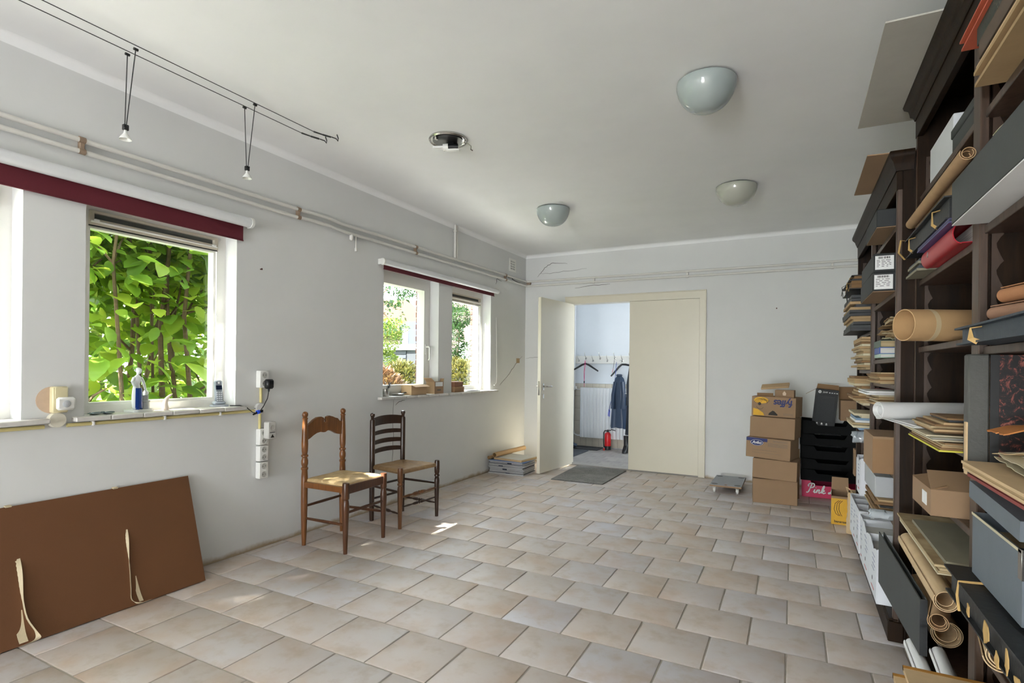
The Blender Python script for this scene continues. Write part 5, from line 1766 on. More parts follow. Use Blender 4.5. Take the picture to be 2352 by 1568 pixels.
pk = crate('bright pink fruit crate with white script lettering at the bottom', 0.0005, .158, .078, .56, 0, M_PINKC, False)
SCRIPT = {   # brush-script strokes on a unit height, x advances to the right
    'P': (.62, [[(.10, .62), (.02, .78), (.12, .95), (.34, 1.0), (.56, .92), (.58, .68), (.40, .52), (.24, .56)], [(.36, .94), (.28, .6), (.20, .2), (.10, -.02), (-.04, .02)]]),
    'i': (.26, [[(.0, .06), (.12, .36), (.08, .1), (.14, .0), (.26, .1)], [(.16, .52), (.18, .55)]]),
    'n': (.44, [[(.0, .08), (.10, .36), (.06, .0)], [(.06, .12), (.18, .34), (.28, .34), (.26, .1), (.32, .0), (.44, .1)]]),
    'k': (.46, [[(.0, .08), (.22, .6), (.2, .8), (.1, .6), (.06, .0)], [(.08, .16), (.24, .36), (.3, .26), (.12, .18), (.28, .0), (.46, .1)]]),
    ' ': (.26, []),
    'L': (.66, [[(.40, .74), (.52, .88), (.44, 1.0), (.28, .86), (.24, .4), (.14, .08), (.0, .04), (.10, .16), (.34, .02), (.56, .0), (.66, .12)]]),
    'a': (.42, [[(.30, .34), (.12, .34), (.03, .14), (.12, .0), (.26, .16), (.32, .36), (.28, .06), (.34, .0), (.42, .1)]]),
    'd': (.46, [[(.28, .32), (.12, .34), (.03, .14), (.12, .0), (.26, .16), (.42, .85), (.34, .4), (.30, .06), (.36, .0), (.46, .1)]]),
    'y': (.44, [[(.02, .34), (.04, .1), (.14, .04), (.28, .3), (.30, .1), (.22, -.3), (.06, -.34), (.12, -.16), (.44, .1)]]),
}
def script_b(word, h, o):
    b = B()
    x = 0
    for ch in word:
        adv, strokes = SCRIPT[ch]
        for st in strokes:
            P_ = [Vector((x + px_ + .18 * pz_2, 0, pz_2)) for px_, pz_2 in st]
            Q = []
            n = 6
            for i in range(len(P_) - 1):
                p0, p1, p2, p3 = P_[max(i - 1, 0)], P_[i], P_[i + 1], P_[min(i + 2, len(P_) - 1)]
                for k in range(n):
                    a = k / n
                    Q.append(.5 * ((2 * p1) + (p2 - p0) * a + (2 * p0 - 5 * p1 + 4 * p2 - p3) * a * a + (3 * p1 - p0 - 3 * p2 + p3) * a ** 3))
            Q.append(P_[-1])
            b.tube([Vector(o) + q * h for q in Q], [h * (.05 + .025 * abs(math.sin(i * .35))) for i in range(len(Q))], 6, flat=.12, up=(0, 1, 0))
        x += adv
    return b
part(script_b('Pink Lady', .088, (-.205, -.0058, .045)), 'lettering', M_WLAB, pk, kind='stuff')
zz = .1595
for i, (h, rz, x0, lb) in enumerate(((.108, .0, .066, 'black fruit crate resting on the pink crate'), (.100, .02, .07, 'second black fruit crate above the pink one'), (.125, -.01, .060, 'middle one of the five black fruit crates'), (.112, .015, .058, 'fourth black fruit crate in the stack'), (.128, -.005, .066, 'topmost black fruit crate carrying a printed carton'))):
    crate(lb, zz, h, x0, x0 + .485, rz, M_CRATE)
    zz += h + .0008
# black printer-toner carton standing tilted in the top crate
t = thing('black_carton', 'black carton with dark grey panel and white round logo on the crates', 'box', (.24, 5.985, zz - .105), rot=(0, math.radians(5.5), math.radians(-4)))
M_BKBOX = mat('black_box_print', (16, 17, 19), .6, .08, 10)
part(B().add(*_tray(.19, .14, .40, .004), Matrix.Translation((0, .07, 0))), 'body', M_BKBOX, t)
part(B().box(-.072, .075, -.0012, .0, .10, .345, .0005), 'grey_panel', mat('speckled_panel', (52, 54, 56), .7, .25, 160), t)
part(B().lathe([(.001, 0), (.014, 0), (.014, .0008), (.001, .001)], n=20, cap=False, M=frame_m((-.058, -.0004, .376), (1, 0, 0), (0, 0, 1))), 'round_logo', M_WLAB, t)
part(text_b(B(), 'hp', .022, frame_m((-.058, -.0018, .377), (1, 0, 0), (0, 0, 1)), .3, .0003, .9), 'logo_letters', M_BKBOX, t)
part(text_b(B(), '2549', .020, frame_m((-.014, -.0008, .374), (1, 0, 0), (0, 0, 1)), .1, .0003), 'lettering', M_WLAB, t)
ic = B()
for k in range(4):
    ic.box(.018 + k * .02, .03 + k * .02, -.0008, 0, .370, .377)
for k in range(3):
    ic.prism([(0, 0), (.014, 0), (.014, .006), (.007, .013), (0, .006)], 0, .0008, frame_m((-.06 + k * .04, 0, .07), (1, 0, 0), (0, 0, 1)))
    ic.box(-.06 + k * .04, -.044 + k * .04, -.0008, 0, .062, .065)
part(ic, 'icons', M_WLAB, t, smooth=False, kind='stuff')
part(flap(B(), (-.095, .14, .40), (-.095, .0, .40), .10, 2.2, (1, 0, 0)), 'flap', M_CARDD, t)
part(flap(B(), (.095, .14, .40), (-.095, .14, .40), .05, .3, (0, -1, 0)), 'flap', M_CARDD, t)
t = thing('open_brown_carton', 'open brown carton with raised rear flap on the crates beside the bookcase', 'box', (.53, 6.06, zz + .003), 0)
part(B().add(*_tray(.28, .22, .19, .004), Matrix.Translation((0, .06, 0))), 'body', M_CARD, t)
part(B().box(-.14, .14, .168, .172, .19, .315, .001), 'flap', M_CARDD, t)

# yellow banana box and paper bags in front of the bookcase end
t = thing('yellow_banana_box', 'open banana box with yellow print and drawn bunch on the floor', 'box', (.330, 4.99, 0), math.radians(-3), group='boxes at the bookcase end')
part(B().add(*_tray(.125, .30, .222, .004), Matrix.Translation((0, .15, 0))), 'body', M_CARD, t)
part(B().box(-.062, .062, -.001, .0005, .0, .205), 'yellow_panel', M_YELP, t, smooth=False)
bo = B()
for k in range(3):
    bo.tube([(-.01 + .012 * k, -.002, .19), (-.035 + .014 * k, -.002, .165), (-.042 + .016 * k, -.002, .12), (-.03 + .016 * k, -.002, .085), (-.008 + .01 * k, -.002, .07)], .0018, 5)
part(bo, 'banana_drawing', M_DARKP, t, kind='stuff')
part(text_b(B(), 'bananas', .026, frame_m((.0, -.0016, .024), (1, 0, 0), (0, 0, 1)), 0, .0004, 1.0, .0006), 'lettering', M_DARKP, t)
part(flap(B(), (-.0625, .30, .222), (.0625, .30, .222), .10, .12, (0, -1, 0)), 'flap', M_CARD, t)

def crumple(nu, nv, amp, seed, fn, freq=7.0):
    """wraps a parametric surface with paper-like creases"""
    def g(u, v):
        p = Vector(fn(u, v))
        n = mnoise.noise(Vector((u * freq + seed, v * freq, seed))) + .5 * mnoise.noise(Vector((u * freq * 2.3, v * freq * 2.3 + seed, 1)))
        n2 = mnoise.noise(Vector((u * freq, v * freq + 9 + seed, 4)))
        return p + Vector((n, n2, n * .6)) * amp
    return g
M_KPAPER = mat('kraft_paper', (176, 142, 104), .8, .1, 12, .12, 60)
M_KPAPERL = mat('pale_kraft_paper', (206, 178, 138), .8, .1, 12, .12, 60)
def bag(label, x, y, w, d, h, seed, m, group='paper bags beside the bookcase'):
    t = thing('paper_bag', label, 'paper bag', (x, y, 0), random.Random(seed).uniform(-.3, .3), group=group)
    def fn(u, v):
        a = 2 * pi * u
        sq = 1 / max(abs(math.cos(a)), abs(math.sin(a))) ** .7
        k = 1 - .18 * v
        return (math.cos(a) * w / 2 * sq * k, math.sin(a) * d / 2 * sq * k, .01 + h * v)
    part(B().sheet(crumple(40, 12, .008, seed, fn, 9), 40, 12, .002), 'bag_body', m, t, angle=25)
    part(B().box(-w * .42, w * .42, -d * .42, d * .42, .002, .012, .003), 'bag_base', m, t)
    part(B().tube([(-w * .3, -d * .35, h * .98), (-w * .5, -d * .5, h + .05), (-w * .2, -d * .6, h + .04), (w * .1, -d * .35, h * .97)], .004, 6), 'handle', M_KPAPERL, t)
    return t
bag('crumpled brown paper bag standing between banana box and white boxes', .402, 4.79, .085, .16, .30, 3, M_KPAPERL)
bag('taller brown paper bag against the bookcase end', .515, 4.90, .07, .26, .40, 8, M_KPAPER)
t = thing('narrow_carton', 'narrow brown carton with dark print standing above the paper bags', 'box', (.435, 4.87, .42))
part(B().box(-.03, .04, -.05, .05, 0, .20, .003), 'body', M_CARD, t)
part(B().box(-.0308, -.03, -.03, -.01, .05, .17), 'print', M_DARKP, t)

# ------------------------------------------------------------------ bookcases
M_BC = wood('dark_oak', (22, 13, 5), (46, 29, 13), (22, 22, 2.2), .5)
M_BC.node_tree.nodes['Principled BSDF'].inputs['Specular IOR Level'].default_value = .15
M_BCLIT = wood('dark_oak_lit', (62, 46, 36), (98, 78, 64), (22, 22, 2.2), .4)  # same oak lightened: light on stiles and shelves put into the colour
M_BCSLIT = wood('dark_oak_strip_lit', (50, 34, 22), (78, 56, 40), (22, 22, 2.2), .5)  # same oak, lighter tone paints the light that makes the teeth visible
def sawtooth(b, x, y, z0, z1, pitch=.077, face=-1):
    """toothed shelf-support strip on a side panel; teeth point forward (-x)"""
    poly = [(.0, z0), (.028, z0)]
    n = int((z1 - z0) / pitch)
    poly2 = [(.028, z0 + n * pitch), (.0, z0 + n * pitch)]
    teeth = []
    for i in range(n):
        za = z0 + i * pitch
        teeth += [(.0275, za + .002), (.020, za + pitch * .25), (.012, za + pitch * .55), (.011, za + pitch * .7), (.020, za + pitch * .92)]
    pl = [(0, z0)] + teeth + [(.02, z0 + n * pitch), (0, z0 + n * pitch)]
    return b.prism([(x + a, c) for a, c in pl], 0, .012 * face, frame_m((0, y, 0), (1, 0, 0), (0, 0, 1)) @ Matrix.Scale(-1, 4, (0, 0, 1)))
def moulding(prof, y0, y1, ret, xb):
    """cornice profile (dx outward, z) swept along the front and returned along both ends"""
    P = [(-a, z) for a, z in prof]
    v, f = [], []
    secs = [((ret, y0), (0, -1)), ((0, y0), (-1, -1)), ((0, y1), (-1, 1)), ((xb, y1), (0, 1))]
    for (sx, sy), (ox, oy) in secs:
        for a, z in prof:
            v.append((sx + ox * a, sy + oy * a, z))
    n = len(prof)
    for s_ in range(3):
        for i in range(n):
            f.append((s_ * n + i, s_ * n + (i + 1) % n, (s_ + 1) * n + (i + 1) % n, (s_ + 1) * n + i))
    f += [tuple(range(n)), tuple(3 * n + i for i in range(n))]
    return B().add(v, f)

def bookcase(name, label, x0, x1, y0, y1, H, div, shelves_near, shelves_far, cor, stile, base=.09, plinth=.02, ret=.4):
    """front at x0, back at x1, from y0 (near) to y1 (far); local frame at front centre"""
    yc = (y0 + y1) / 2
    t = thing(name, label, 'bookcase', (x0, yc, 0), group='dark wooden bookcases along the right wall')
    D = x1 - x0
    a, c = y0 - yc, y1 - yc
    d0, d1 = div[0] - yc, div[1] - yc
    th = .028
    part(B().box(.002, D, a, a + th, 0, H - .02, .002), 'side_panel', M_BC, t)
    part(B().box(.002, D, c - th, c, 0, H - .02, .002), 'side_panel', M_BC, t)
    dm = (d0 + d1) / 2
    part(B().box(.02, D, dm - .014, dm + .014, .05, H - .1, .001), 'divider', M_BC, t)
    part(B().box(D - .012, D, a + th, c - th, .05, H - .03), 'back_panel', M_BC, t, smooth=False)
    part(B().box(0, .022, a - .0015, a + stile, 0, H - .1, .003), 'stile', M_BCLIT, t)
    part(B().box(0, .022, c - stile, c + .0015, 0, H - .1, .003), 'stile', M_BCLIT, t)
    part(B().box(0, .022, d0, d1, .05, H - .1, .003), 'stile', M_BCLIT, t)
    part(B().box(-.002, .022, a - .002, c + .002, H - .17, H - .085, .002), 'frieze', M_BC, t)
    part(B().box(.002, D, a, c, H - .03, H - .012, .002), 'top_board', M_BC, t)
    part(moulding(cor, a, c, ret, D), 'cornice', M_BC, t)
    part(B().box(-plinth, .02, a - .004, c + .004, 0, base, .006).box(-plinth + .004, .02, a - .004, c + .004, base, base + .012, .004), 'plinth', M_BC, t)
    part(B().box(-plinth, ret * .66, a - plinth * .6, a + .0, 0, base, .004), 'plinth_return', M_BC, t)
    for z in shelves_near:
        part(B().box(.012, D - .012, a + th, dm - .014, z - .024, z, .002), 'shelf', M_BCLIT, t)
    for z in shelves_far:
        part(B().box(.012, D - .012, dm + .014, c - th, z - .024, z, .002), 'shelf', M_BCLIT, t)
    for yy, fc in ((a + th, 1), (dm - .014, -1), (dm + .014, 1), (c - th, -1)):
        part(sawtooth(B(), .03, yy, .14, H - .2, face=fc), 'rack_strip', M_BCSLIT, t)
        part(sawtooth(B(), D - .07, yy, .14, H - .2, face=fc), 'rack_strip', M_BCSLIT, t)
    return t
H1, H2 = 2.195, 2.41
cor1 = [(0, H1 - .085), (.006, H1 - .085), (.010, H1 - .07), (.014, H1 - .06), (.018, H1 - .045), (.030, H1 - .03), (.034, H1 - .02), (.034, H1 - .006), (.030, H1), (0, H1)]
cor2 = [(0, H2 - .09), (.006, H2 - .09), (.010, H2 - .075), (.020, H2 - .066), (.022, H2 - .052), (.026, H2 - .035), (.040, H2 - .022), (.044, H2 - .008), (.040, H2), (0, H2)]
BC1 = bookcase('bookcase', 'lower dark wooden bookcase at the far end of the right wall', .402, .885, 2.96, 4.67, H1, (3.84, 3.885), [.102, .515, .733, 1.045, 1.15, 1.277, 1.588, 1.893], [.102, .455, .75, 1.0, 1.22, 1.46, 1.72], cor1, .027, ret=.06)
BC2 = bookcase('tall_bookcase', 'taller dark wooden bookcase nearest the camera on the right', .468, .885, 1.06, 2.953, H2, (2.005, 2.075), [.20, .43, .935, 1.285, 1.632, 1.965], [.22, .58, .730, .962, 1.318, 1.608, 1.975], cor2, .026)

# grey and brown boards lying on top
def bent(x0, x1, y0, y1, z, up):
    def fn(u, v):
        return (x0 + (x1 - x0) * u, y0 + (y1 - y0) * v, z + up * (1 - u) ** 2 * (.4 + .6 * (1 - v)))
    return fn
b = B().sheet(bent(-.3, .3, -.46, .46, 0, .004), 10, 8, .006)
single(b, 'grey_board', mat('grey_cardboard', (186, 182, 172), .85, .05, 10, .05, 150), 'large pale grey board jutting out on top of the taller bookcase', 'board', (.568, 2.72, 2.4145))
b = B().sheet(bent(-.24, .24, -.31, .31, 0, .01), 10, 8, .005)
single(b, 'brown_board', M_CARD, 'brown cardboard sheet jutting out on top of the lower bookcase', 'board', (.53, 3.30, 2.20))
b = B().sheet(bent(-.17, .17, -.28, .28, 0, .0), 6, 6, .012)
single(b, 'cardboard_sheet', M_CARD2, 'second cardboard sheet lying on the brown board on top of the lower bookcase', 'board', (.60, 3.32, 2.2145))

# ------------------------------------------------------------------ shelf contents
M_BKCARD = mat('black_archive_card', (34, 37, 38), .6, .08, 12, .05, 120)
M_DGCARD = mat('dark_grey_card', (66, 69, 68), .65, .06, 10, .05, 150)
M_BGCARD = mat('blue_grey_card', (106, 114, 122), .6, .06, 10, .05, 150)
M_KFOLD = mat('kraft_folder', (176, 148, 108), .8, .1, 9, .1, 70)
M_CREAM = mat('cream_folder', (206, 196, 166), .8, .07, 9, .08, 90)
M_OLIVE = mat('grey_green_folder', (138, 132, 112), .8, .08, 9, .08, 90)
M_BKFOL = mat('black_folio', (34, 36, 38), .5, .15, 9, .2, 40)
M_NVFOL = mat('slate_blue_folio', (52, 62, 72), .55, .1, 9, .15, 40)
M_REDB = mat('red_binder', (176, 32, 46), .35, .06, 10)
M_PURP = mat('purple_folder', (84, 78, 128), .5, .08, 10)
M_TAPE = mat('ochre_tape', (198, 162, 100), .7, .1, 30)
M_PAGE = layered('old_page_edges', (142, 118, 82), (206, 186, 146), 420)
M_PAGEW = layered('white_page_edges', (170, 168, 162), (228, 226, 220), 420)
M_PAGEB = layered('brown_page_edges', (98, 72, 44), (160, 124, 82), 380)
M_ORANGE = mat('orange_envelope', (192, 122, 62), .75, .12, 14, .1, 60)

def wbox(name, label, x0, x1, y0, y1, z0, z1, m, cat='box', group=None, lid=None, labelface=False, under=None, bev=.003):
    """closed box in world bounds, optional lid lip, paper label on its near (-y) face, different underside"""
    t = thing(name, label, cat, ((x0 + x1) / 2, (y0 + y1) / 2, z0), group=group)
    w, d, h = x1 - x0, y1 - y0, z1 - z0
    zb = .0
    if under:
        part(B().box(-w / 2 + .001, w / 2 - .001, -d / 2 + .001, d / 2 - .001, 0, .003), 'underside', under, t, smooth=False)
        zb = .0031
    part(B().box(-w / 2, w / 2, -d / 2, d / 2, zb, h, bev), 'body', m, t)
    if lid:
        part(B().box(-w / 2 - .004, w / 2 + .004, -d / 2 - .004, d / 2 + .004, h - lid, h + .003, bev), 'lid', m, t)
    if labelface:
        w2 = labelface
        yl = -d / 2 - .0006
        lb_ = part(B().box(-w / 2 + .006, -w / 2 + .006 + w2, yl - .0006, yl + .0006, .012, h - .012, 0), 'paper_label', M_WLAB, t, smooth=False)
        bc = B()
        r = random.Random(int(z0 * 1000))
        x = -w / 2 + .018
        while x < -w / 2 + w2 - .01:
            ww = r.choice((.0008, .0016, .0024))
            bc.box(x, x + ww, yl - .0012, yl - .0005, h - .026, h - .016)
            x += ww + r.choice((.001, .002))
        for i in range(5):
            zz_ = h - .034 - i * (h - .052) / 5
            x = -w / 2 + .012
            while x < -w / 2 + w2 - .012:
                ww = r.uniform(.006, .02)
                bc.box(x, min(x + ww, -w / 2 + w2 - .004), yl - .0012, yl - .0005, zz_, zz_ + .0022)
                x += ww + r.uniform(.003, .012)
        part(bc, 'barcode_print', M_DARKP, lb_, smooth=False, kind='stuff')
    return t

def slab(x0, x1, y0, y1, z0, h, wav=.003, droop=0.0, seed=0):
    """soft folder / paper pack: slightly wavy slab drooping at its front edge"""
    def top(u, v):
        x = x0 + (x1 - x0) * u
        y = y0 + (y1 - y0) * v
        z = z0 + h / 2 + wav * mnoise.noise(Vector((x * 9 + seed, y * 9, seed))) - droop * (1 - u) ** 2.2
        return (x, y, z)
    return B().sheet(top, 10, 8, h)

def bundle(name, label, x0, x1, y0, y1, z0, h, mats, cat='papers', group='papers and folders on the shelves', n=None, jit=.012, droop=.0, seed=1, rz=0.0):
    """pile of sheets or thin folders: every layer a part"""
    r = random.Random(seed)
    t = thing(name, label, cat, ((x0 + x1) / 2, (y0 + y1) / 2, z0), rz, group=group)
    w, d = (x1 - x0) / 2, (y1 - y0) / 2
    n = n or max(2, int(h / .007))
    hh = h / n
    for i in range(n):
        a, c, e, g = (r.uniform(-jit, jit) for _ in range(4))
        part(slab(-w + a, w + c * .5, -d + e, d + g, i * hh, hh * .93, 0 if i == 0 else hh * .1, droop * (i + 1) / n, seed + i), 'layer', mats[i % len(mats)] if i < len(mats) or r.random() < .6 else r.choice(mats), t)
    return t

def folio(name, label, x0, x1, y0, y1, z0, h, m, inner, ties=(), seed=0, group='tied portfolios on the shelves', droop=0.0):
    """tied portfolio: two boards, sheets between, cloth ties round it"""
    t = thing(name, label, 'portfolio', ((x0 + x1) / 2, (y0 + y1) / 2, z0), group=group)
    w, d = (x1 - x0) / 2, (y1 - y0) / 2
    part(slab(-w, w, -d, d, 0, .005, .0008, droop, seed), 'board', m, t)
    part(slab(-w + .012, w, -d + .01, d - .01, .0052, h - .0108, .0008, droop, seed), 'contents', inner, t)
    part(slab(-w - .004, w, -d, d, h - .0054, .005, .002, droop, seed + 3), 'board', m, t)
    for k, yy in enumerate(ties):
        yl = yy - (y0 + y1) / 2
        part(B().tube([(w * .9, yl, h + .004), (-w * .5, yl + .006, h + .003 - droop * .6), (-w - .009, yl + .01, h * .75 - droop), (-w - .009, yl + .008, h * .2 - droop), (-w * .97, yl + .004, .001 - droop)], .008, 6, flat=.25), 'tie', M_TAPE, t)
    return t

GB = 'archive boxes in the lower bookcase'
# --- lower bookcase, near bay
wbox('archive_box', 'black archive box with brown underside jutting from the top shelf of the lower bookcase', .341, .72, 3.10, 3.52, 1.8945, 1.982, M_BKCARD, group=GB, under=M_CARD)
wbox('archive_box', 'upper of two black archive boxes with white barcode labels', .331, .72, 3.10, 3.62, 1.683, 1.772, M_BKCARD, group=GB, labelface=.074, under=M_BKCARD)
wbox('archive_box', 'lower of two black archive boxes with white barcode labels', .328, .72, 3.10, 3.63, 1.5895, 1.682, M_BKCARD, group=GB, labelface=.074, under=M_CARD)
def book(name, label, x0, x1, y0, y1, z0, h, m, pages=None, group='books lying in the lower bookcase'):
    t = thing(name, label, 'book', ((x0 + x1) / 2, (y0 + y1) / 2, z0), group=group)
    w, d = (x1 - x0) / 2, (y1 - y0) / 2
    part(B().box(-w + .004, w, -d + .004, d - .004, .003, h - .003), 'page_block', pages or M_PAGEW, t, smooth=False)
    part(B().box(-w, w, -d, d, 0, .003, .001), 'cover', m, t)
    part(B().box(-w, w, -d, d, h - .003, h, .001), 'cover', m, t)
    part(B().box(-w, -w + .004, -d, d, 0, h, .0015), 'spine', m, t)
    return t
book('book', 'mint green book at the bottom of a small pile in the lower bookcase', .366, .60, 3.16, 3.36, 1.2775, .018, mat('mint_cover', (168, 196, 180), .4, .05, 10))
book('book', 'bright blue book in a small pile in the lower bookcase', .366, .60, 3.17, 3.36, 1.296, .032, mat('blue_cover2', (70, 96, 168), .4, .05, 10))
book('book', 'dark green bound book in a small pile in the lower bookcase', .368, .60, 3.18, 3.40, 1.3285, .034, mat('green_cloth', (98, 112, 100), .6, .1, 30), M_PAGE)
def crumpled_pile(name, label, x0, x1, y0, y1, z0, h, m, n, seed, group='crumpled papers on the shelves'):
    t = thing(name, label, 'papers', ((x0 + x1) / 2, (y0 + y1) / 2, z0), group=group)
    r = random.Random(seed)
    w, d = (x1 - x0) / 2, (y1 - y0) / 2
    for i in range(n):
        cx, cy, cz = r.uniform(-w * .3, w * .3), r.uniform(-d * .3, d * .3), h * (i + .5) / n
        ang = r.uniform(0, pi)
        sw, sd = w * r.uniform(.75, 1.0), d * r.uniform(.7, 1.0)
        tx, ty = r.uniform(-.25, .25), r.uniform(-.25, .25)
        def fn(u, v, cx=cx, cy=cy, cz=cz, sw=sw, sd=sd, tx=tx, ty=ty):
            x, y = (u - .5) * 2 * sw, (v - .5) * 2 * sd
            return (cx * .6 + x * .8, cy * .6 + y * .8, min(max(cz + (x * tx + y * ty) * .6, .008), h))
        part(B().sheet(crumple(12, 12, h * .10, seed + i * 3.1, fn, 6), 12, 12, .0015), 'crumpled_sheet', m[i % len(m)], t, angle=20)
    return t
crumpled_pile('crumpled_papers', 'heap of torn yellowed papers on the green book', .365, .60, 3.18, 3.42, 1.364, .115, [M_CREAM, M_KPAPERL, M_KFOLD], 9, 4)
bundle('folder_pile', 'pile of old brown folders on a middle shelf of the lower bookcase', .36, .66, 3.14, 3.55, 1.1505, .055, [M_PAGE, M_KFOLD, M_PAGEB], n=8, seed=6)
bundle('loose_sheets', 'loose white sheets sticking out of the middle of the lower bookcase', .315, .62, 3.10, 3.47, 1.098, .018, [M_WLAB, M_WLAB, M_PAGEW], n=4, droop=.0, seed=8)
bundle('paper_pile', 'untidy pile of papers and card below the loose white sheets', .352, .62, 3.13, 3.45, 1.0455, .05, [M_PAGE, M_KFOLD, M_CREAM, M_PAGEB], n=7, seed=9, jit=.02)
book('book', 'dull red book standing behind the untidy papers', .40, .60, 3.50, 3.64, 1.0455, .07, mat('dull_red', (150, 84, 78), .6, .08, 20))
t = wbox('brown_carton', 'brown carton with slotted lid jutting from the lower bookcase', .329, .66, 3.05, 3.42, .7335, .905, M_CARD, group='cartons on the shelves')
part(B().box(-.03, .09, -.06, -.045, .1714, .1722), 'hand_slot', M_DARKP, t)
part(B().box(-.1655, -.02, -.1856, -.185, .0, .16), 'side_seam', M_CARDD, t, smooth=False)
wbox('grey_card_box', 'flat grey card box under the brown carton', .352, .68, 3.16, 3.60, .60, .70, mat('light_grey_card', (172, 174, 176), .7, .05, 10), group='cartons on the shelves')
bundle('folder_pile', 'brown folders lying below the grey card box', .36, .66, 3.12, 3.55, .5155, .084, [M_PAGEB, M_KFOLD, M_BKFOL], n=9, seed=12)
m, nt, p = newmat('clear_plastic'); M_CLEAR = m
nt.links.new(ramp(nt, noise_node(nt, 10, 3), [(.3, lin((196, 204, 210))), (.7, lin((226, 232, 236)))]), p.inputs['Base Color'])
p.inputs['Roughness'].default_value = .12
p.inputs['Transmission Weight'].default_value = .35
def plastic(label, x, y, z, l, r_, seed, yaw=0.0):
    t = thing('plastic_wrapped_packet', label, 'packet', (x, y, z), yaw, group='plastic packets in the lower bookcase')
    def fn(u, v):
        a = 2 * pi * u
        return (-l / 2 + l * v, math.cos(a) * r_, r_ + math.sin(a) * r_ * .8)
    part(B().sheet(crumple(24, 10, r_ * .35, seed, fn, 6), 24, 10, .0015), 'wrapping', M_CLEAR, t, angle=20)
    part(B().box(-l * .42, l * .42, -r_ * .55, r_ * .55, r_ * .5, r_ * 1.3, .004), 'contents', M_CREAM, t)
plastic('clear plastic wrapped packet hanging out above the white boxes', .405, 3.03, .52, .17, .026, 5)
plastic('plastic wrapped blue packet in the far bay of the lower bookcase', .41, 4.05, .7505, .16, .045, 11)
# white archive boxes along the bottom
M_WBOX = mat('white_archive_card', (224, 226, 230), .6, .03, 12, .04, 120)
def warch(label, y0, y1, z0, z1, x0=.355, torn=False, red=True):
    t = thing('white_archive_box', label, 'box', (x0, (y0 + y1) / 2, z0), group='white archive boxes at the bottom of the lower bookcase')
    d, h = (y1 - y0) / 2, z1 - z0
    prof = [(-d, 0), (d, 0), (d, h), (d * .5, h), (d * .3, h - .012), (-d * .2, h - .03), (-d * .6, h - .012), (-d, h - .004)] if torn else [(-d, 0), (d, 0), (d, h), (-d, h)]
    part(B().prism(prof, 0, .003, frame_m((0, 0, 0), (0, 1, 0), (0, 0, 1))), 'front_panel', M_WBOX, t, smooth=False)
    part(B().box(.0035, .30, -d, -d + .003, 0, h), 'side_panel', M_WBOX, t, smooth=False)
    part(B().box(.0035, .30, d - .003, d, 0, h), 'side_panel', M_WBOX, t, smooth=False)
    part(B().box(.0035, .30, -d + .003, d - .003, .002, h * .86), 'filed_papers', M_PAGEW, t, smooth=False)
    M = frame_m((-.0008, 0, 0), (0, 1, 0), (0, 0, 1)) @ Matrix.Scale(1, 4)
    part(B().lathe([(.001, 0), (.011, 0), (.011, .0008), (.001, .001)], n=14, cap=False, M=Matrix.Translation((-.0006, 0, h * .3)) @ Matrix.Rotation(pi, 4, 'Z') @ frame_m((0, 0, 0), (0, 1, 0), (0, 0, 1))), 'finger_hole', M_BLACK, t)
    pr = B()
    r = random.Random(int(y0 * 100))
    for i in range(4):
        yy = -d * .7 + r.uniform(0, d * .5)
        pr.box(-.0007, 0, yy, yy + d * .6, h * (.5 + .09 * i), h * (.5 + .09 * i) + .004)
    part(pr, 'printed_lines', mat('print_bluegrey', (120, 126, 160), .7, .1, 40), t, smooth=False, kind='stuff')
    if red:
        part(B().box(-.0007, 0, -d * .4, d * .3, h * .12, h * .12 + .006), 'red_print', mat('print_red', (196, 70, 60), .7, .1, 40), t, smooth=False)
    return t
warch('white archive box nearest the camera, top edge torn open', 3.10, 3.40, .1035, .362, torn=True)
warch('white archive box second from the camera at floor level', 3.405, 3.70, .1035, .36, torn=True)
warch('white archive box third from the camera at floor level', 3.705, 3.833, .1035, .362)
warch('white archive box fourth from the camera at floor level', 3.90, 4.10, .1035, .362)
warch('white archive box fifth from the camera at floor level', 4.105, 4.29, .1035, .358)
warch('white archive box farthest from the camera at floor level', 4.295, 4.48, .1035, .356, red=False)
warch('white archive box in the second row above the others', 3.91, 4.10, .4555, .68, .36, torn=True)
warch('small white archive box at the far end of the second row', 4.11, 4.28, .4555, .64, .372)

# --- lower bookcase, far bay
folio('tied_portfolio', 'black tied portfolio with loose ribbons at the top of the far bay', .318, .66, 4.02, 4.45, 1.786, .03, M_BKFOL, M_PAGEB, (4.1, 4.3), 1)
folio('tied_portfolio', 'black portfolio in the middle of the far bay pile', .30, .66, 3.98, 4.48, 1.722, .058, M_BKFOL, M_PAGEB, (4.05,), 2)
def ribbons(label, pts_list, m):
    t = thing('portfolio_ribbon', label, 'ribbon', tuple(pts_list[0][0]))
    o_ = Vector(pts_list[0][0])
    for q in pts_list:
        part(B().tube([Vector(p_) - o_ for p_ in q], .004, 5, flat=.3), 'ribbon_end', m, t)
ribbons('black ribbon ends dangling from the far portfolios', [[(.30, 4.02, 1.75), (.285, 4.0, 1.70), (.29, 3.99, 1.64)], [(.30, 4.05, 1.75), (.27, 4.06, 1.735), (.262, 4.07, 1.69)], [(.295, 4.01, 1.76), (.262, 4.02, 1.74), (.27, 4.03, 1.67)]], M_BKFOL)
bundle('folder_pile', 'dark folders piled on the upper shelf of the far bay', .318, .64, 3.95, 4.5, 1.4605, .22, [M_BKFOL, M_DGCARD, M_BKFOL, M_KFOLD], n=12, seed=21, jit=.02)
bundle('paper_pile', 'tall pile of old tan papers in the far bay', .36, .62, 3.93, 4.4, 1.2205, .20, [M_PAGE, M_KFOLD, M_CREAM, M_PAGEB], n=14, seed=22, jit=.025)
